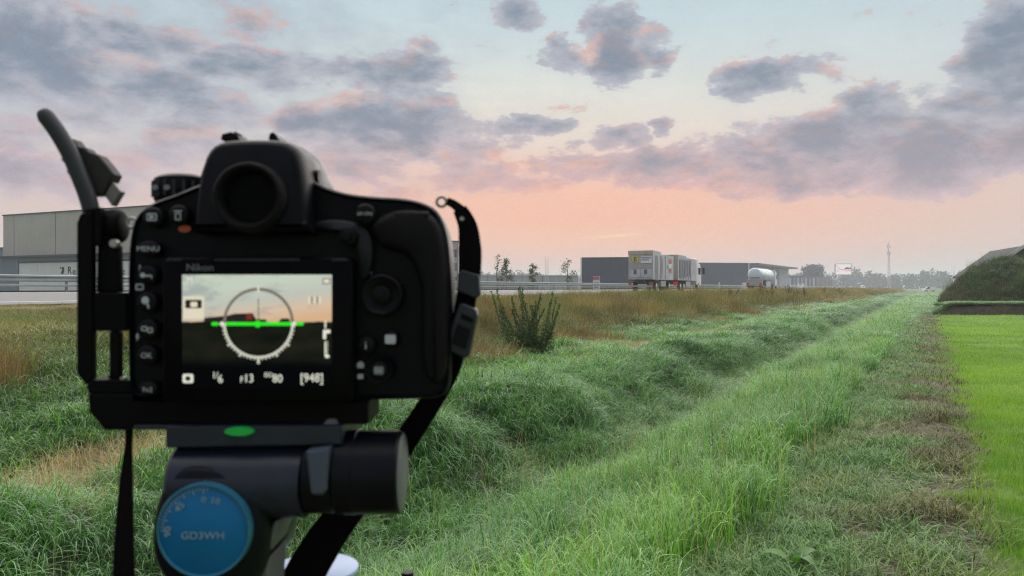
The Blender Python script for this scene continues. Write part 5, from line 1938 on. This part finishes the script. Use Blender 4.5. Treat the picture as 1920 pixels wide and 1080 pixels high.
sl_ = plate('strap_slider', [(860, 572), (868, 568), (893, 580), (896, 592), (880, 668), (870, 673), (836, 655), (836, 640)], [(.002, 2), (.003, 0), (.013, 0), (.014, 2)], clip_m, ns, OS, smooth=None, bevel=.0006)
plate('slider_slot', [(866, 588), (888, 598), (886, 606), (863, 596)], [(.0012, 0), (.0022, 0)], blk_deep, sl_, OS, smooth=None)
plate('slider_bar', [(858, 606), (884, 618), (874, 655), (846, 644)], [(.0005, 1), (.0022, 0)], btn_m, sl_, OS, smooth=None, bevel=.0004)
plate('strap_eyelet', circle(866, 410, 4, 4, 14), [(.007, 0), (.009, 0)], steel, ns, OS)
tag(ns, 'black webbing neck strap hanging from both sides of the camera', 'strap')

# geared tripod head
OH = F(450, 1080, .05)
th = empty('geared_mount', OH)
slate = pbsdf('head_slate', (.016, .020, .036), .36, metal=.0, var=.15, vscale=90, bump=.15, bscale=1500, spec=.30)
slate_lt = pbsdf('head_lever_grey', (.060, .072, .110), .4, spec=.3)
head_blk = pbsdf('head_black', (.0035, .0044, .0085), .40, spec=.14)
dial_blue = pbsdf('dial_blue', (.003, .125, .32), .4, spec=.25, var=.06, vscale=60)
dial_rim = pbsdf('dial_rim', (.030, .16, .27), .3, metal=.2)
dial_txt = pbsdf('dial_print', (.22, .32, .40), .6)
lev_green = pbsdf('level_green', (.01, .42, .07), .25, emit=(.01, .30, .08), estr=.0)
pale_met = pbsdf('pale_anodised', (.33, .43, .62), .4, metal=.15)
grey_arm = pbsdf('grey_arm', (.11, .115, .135), .45, spec=.3)


def hp(name, pts, layers, mat, smooth=50, bev=0, parent=None):
    return plate(name, pts, layers, mat, parent or th, OH, smooth=smooth, bevel=bev)


hp('quick_release_clamp', [(310, 797), (640, 797), (640, 836), (310, 842)], [(-.002, 3), (.000, 0), (.050, 0)], slate, smooth=None, bev=.0006)
bz = hp('bubble_level', circle(447, 810, 28, 9, 28), [(-.0042, 1.5), (-.0035, 0), (.001, 0)], lev_green)
hs_ = smooth_poly([(352, 872), (312, 892), (290, 940), (279, 1000), (284, 1050), (304, 1090), (345, 1128), (410, 1135), (462, 1112), (490, 1070), (498, 1010), (492, 960), (470, 915), (420, 880)], 3)
hp('gear_housing', hs_, [(-.006, 14), (-.004, 5), (.000, 0), (.045, 0), (.05, 6)], head_blk, smooth=60)
FREF[0] = .008
MB().cyl(F(330, 902, .010), F(574, 902, .010), .0168, .0168, 44, prof=[(0, .0150), (.03, .0166), (1, .0168)]).build('worm_housing', slate, th, OH, smooth=40)
MB().cyl(F(574.5, 892, .012), F(631, 892, .012), .0178, .0178, 40, prof=[(0, .0168), (.08, .0178), (.9, .0178), (1, .017)]).build('lever_collar', head_blk, th, OH, smooth=40)
MB().cyl(F(631.5, 888, .012), F(752, 888, .012), .0194, .0192, 52, prof=[(0, .0176), (.03, .0192), (.30, .0194), (.31, .0190), (.93, .0190), (.96, .0192), (1, .0182)]).build('adjusting_knob', head_blk, th, OH, smooth=40)
MB().cyl(F(752.3, 888, .012), F(754, 888, .012), .0178, .0172, 48).build('knob_cap', grey_arm, th, OH, smooth=40)
FREF[0] = 0.0
hp('lever', [(596, 836), (602, 798), (614, 785), (630, 786), (635, 800), (632, 836)], [(.000, 2), (.001, 0), (.010, 0)], grey_arm, smooth=None, bev=.0007)
hp('lever', [(572, 846), (617, 840), (612, 920), (604, 930), (582, 928)], [(-.0085, 3), (-.007, 0), (.002, 0)], slate_lt, smooth=None, bev=.0008)
dl = hp('dial', circle(382, 995, 87, 87, 72), [(-.0095, 3), (-.009, 0), (-.004, 0)], dial_blue, smooth=50)
FREF[0] = -.0095
m_ = MB()
m_.rings([[F(382 + r_ * math.cos(2 * math.pi * j / 72), 995 + r_ * math.sin(2 * math.pi * j / 72), dy) for j in range(72)] for r_, dy in ((88.5, -.004), (89, -.0093), (86.5, -.0105), (83.5, -.0103), (82.5, -.0093))], cap=False)
m_.build('dial_rim', dial_rim, dl, OH, smooth=60)
for a in range(0, 100, 5):
    aa = R(180 + a)
    r0 = 70 if a % 15 == 0 else 75
    c0, c1 = (382 + r0 * math.cos(aa), 995 + r0 * math.sin(aa)), (382 + 81 * math.cos(aa), 995 + 81 * math.sin(aa))
    nx, ny = -math.sin(aa) * .9, math.cos(aa) * .9
    plate('dial_tick', [(c0[0] - nx, c0[1] - ny), (c1[0] - nx, c1[1] - ny), (c1[0] + nx, c1[1] + ny), (c0[0] + nx, c0[1] + ny)], [(-.0098, 0), (-.0096, 0)], dial_txt, dl, OH, smooth=None)
for txt, px, py, hh, roll in (('GD3WH', 381, 1004, 13, 0), ('90', 316, 996, 12, R(90)), ('45', 338, 950, 12, R(45)), ('0', 383, 936, 11, 0), ('10', 404, 939, 11, R(-12))):
    lettering(txt, hh * KP / .7, F(px, py, -.0101) - OH, dial_txt, dl, roll=roll, name='dial_print', bold=.15)
FREF[0] = 0.0
hp('index_mark', [(381, 908), (387, 908), (384, 900)], [(-.0066, 0), (-.0050, 0)], print_dim, smooth=None)
hp('tilt_arm', [(470, 1085), (500, 1010), (512, 978), (526, 974), (504, 1040), (498, 1150), (466, 1150)], [(.002, 2), (.004, 0), (.03, 0)], grey_arm, smooth=None, bev=.0008)
pz = W(590, 1063, .425)
MB().cyl((pz.x, pz.y, pz.z - .0028), (pz.x, pz.y, pz.z), .0236, .0236, 56, prof=[(0, .0220), (.1, .0236), (.85, .0236), (1, .0228)]).build('pan_base', pale_met, th, OH, smooth=40)
MB().cyl((pz.x - .012, pz.y - .004, pz.z - .06), (pz.x - .012, pz.y - .004, pz.z - .0121), .026, .026, 44).cyl((pz.x, pz.y, pz.z - .0121), (pz.x, pz.y, pz.z - .0029), .0195, .0205, 44).build('pan_gear', head_blk, th, OH, smooth=40)
MB().cyl((pz.x - .05, pz.y - .03, pz.z - .05), (pz.x - .012, pz.y - .012, pz.z - .03), .010, .012, 20).build('pan_link', head_blk, th, OH, smooth=40)
tag(th, 'black geared tripod head with round blue dial and green bubble level', 'tripod head')

# tripod legs, column and shoulder below the head
TP = Vector((pz.x - .012, pz.y - .004, 0))
tp = empty('tripod', TP)
MB().cyl((0, 0, pz.z - .30), (0, 0, pz.z - .0605), .015, .015, 28).build('centre_column', head_blk, tp, smooth=40)
MB().cyl((0, 0, pz.z - .13), (0, 0, pz.z - .09), .04, .036, 36).build('shoulder', head_blk, tp, smooth=40)
kz = W(764, 1072, .47)
MB().cyl((kz.x - TP.x, kz.y - TP.y, kz.z - .02), (kz.x - TP.x, kz.y - TP.y, kz.z), .0042, .0036, 20).build('locking_knob', head_blk, tp, smooth=40)
MB().tube([(.03, .01, pz.z - .10), (kz.x - TP.x - .01, kz.y - TP.y, kz.z - .03), (kz.x - TP.x, kz.y - TP.y, kz.z - .019)], .003, 10).build('knob_stalk', grey_arm, tp, smooth=60)
for a in (95, 215, 335):
    d2 = Vector((math.cos(R(a)), math.sin(R(a)), 0))
    fx, fy = TP.x + d2.x * .52, TP.y + d2.y * .52
    gzf = float(terrain(fx * RD[0] + fy * RD[1], fx * RN[0] + fy * RN[1]))
    top = d2 * .035 + Vector((0, 0, pz.z - .11))
    foot = d2 * .52 + Vector((0, 0, gzf - .01))
    lg_ = MB().cyl(top, top + (foot - top) * .5, .014, .013, 20).build('leg', head_blk, tp, smooth=40)
    MB().cyl(top + (foot - top) * .5, top + (foot - top) * .97, .0105, .0095, 18).build('leg_section', grey_arm, lg_, smooth=40)
    MB().cyl(top + (foot - top) * .48, top + (foot - top) * .52, .016, .016, 18).build('twist_lock', blk_rubber, lg_, smooth=40)
    MB().cyl(top + (foot - top) * .965, foot, .012, .014, 16).build('rubber_foot', blk_rubber, lg_, smooth=40)
tag(tp, 'black tripod standing on the mown grass under the geared head', 'tripod')

# ------------------------------------------------------------------ morning haze
hz = MB().box((-3000, -1900, -2.5), (3400, 3900, 53))
hm_ = bpy.data.materials.new('haze')
hm_.use_nodes = True
hm_.node_tree.nodes.clear()
pv = hm_.node_tree.nodes.new('ShaderNodeVolumePrincipled')
pv.inputs['Color'].default_value = (.86, .92, 1.0, 1)
pv.inputs['Density'].default_value = .00055
pv.inputs['Anisotropy'].default_value = 0.0
ho = hm_.node_tree.nodes.new('ShaderNodeOutputMaterial')
hm_.node_tree.links.new(pv.outputs[0], ho.inputs['Volume'])
haze = hz.build('haze', hm_)
haze['kind'] = 'stuff'
haze['label'] = 'thin pale morning haze over the fields'
haze['category'] = 'haze'
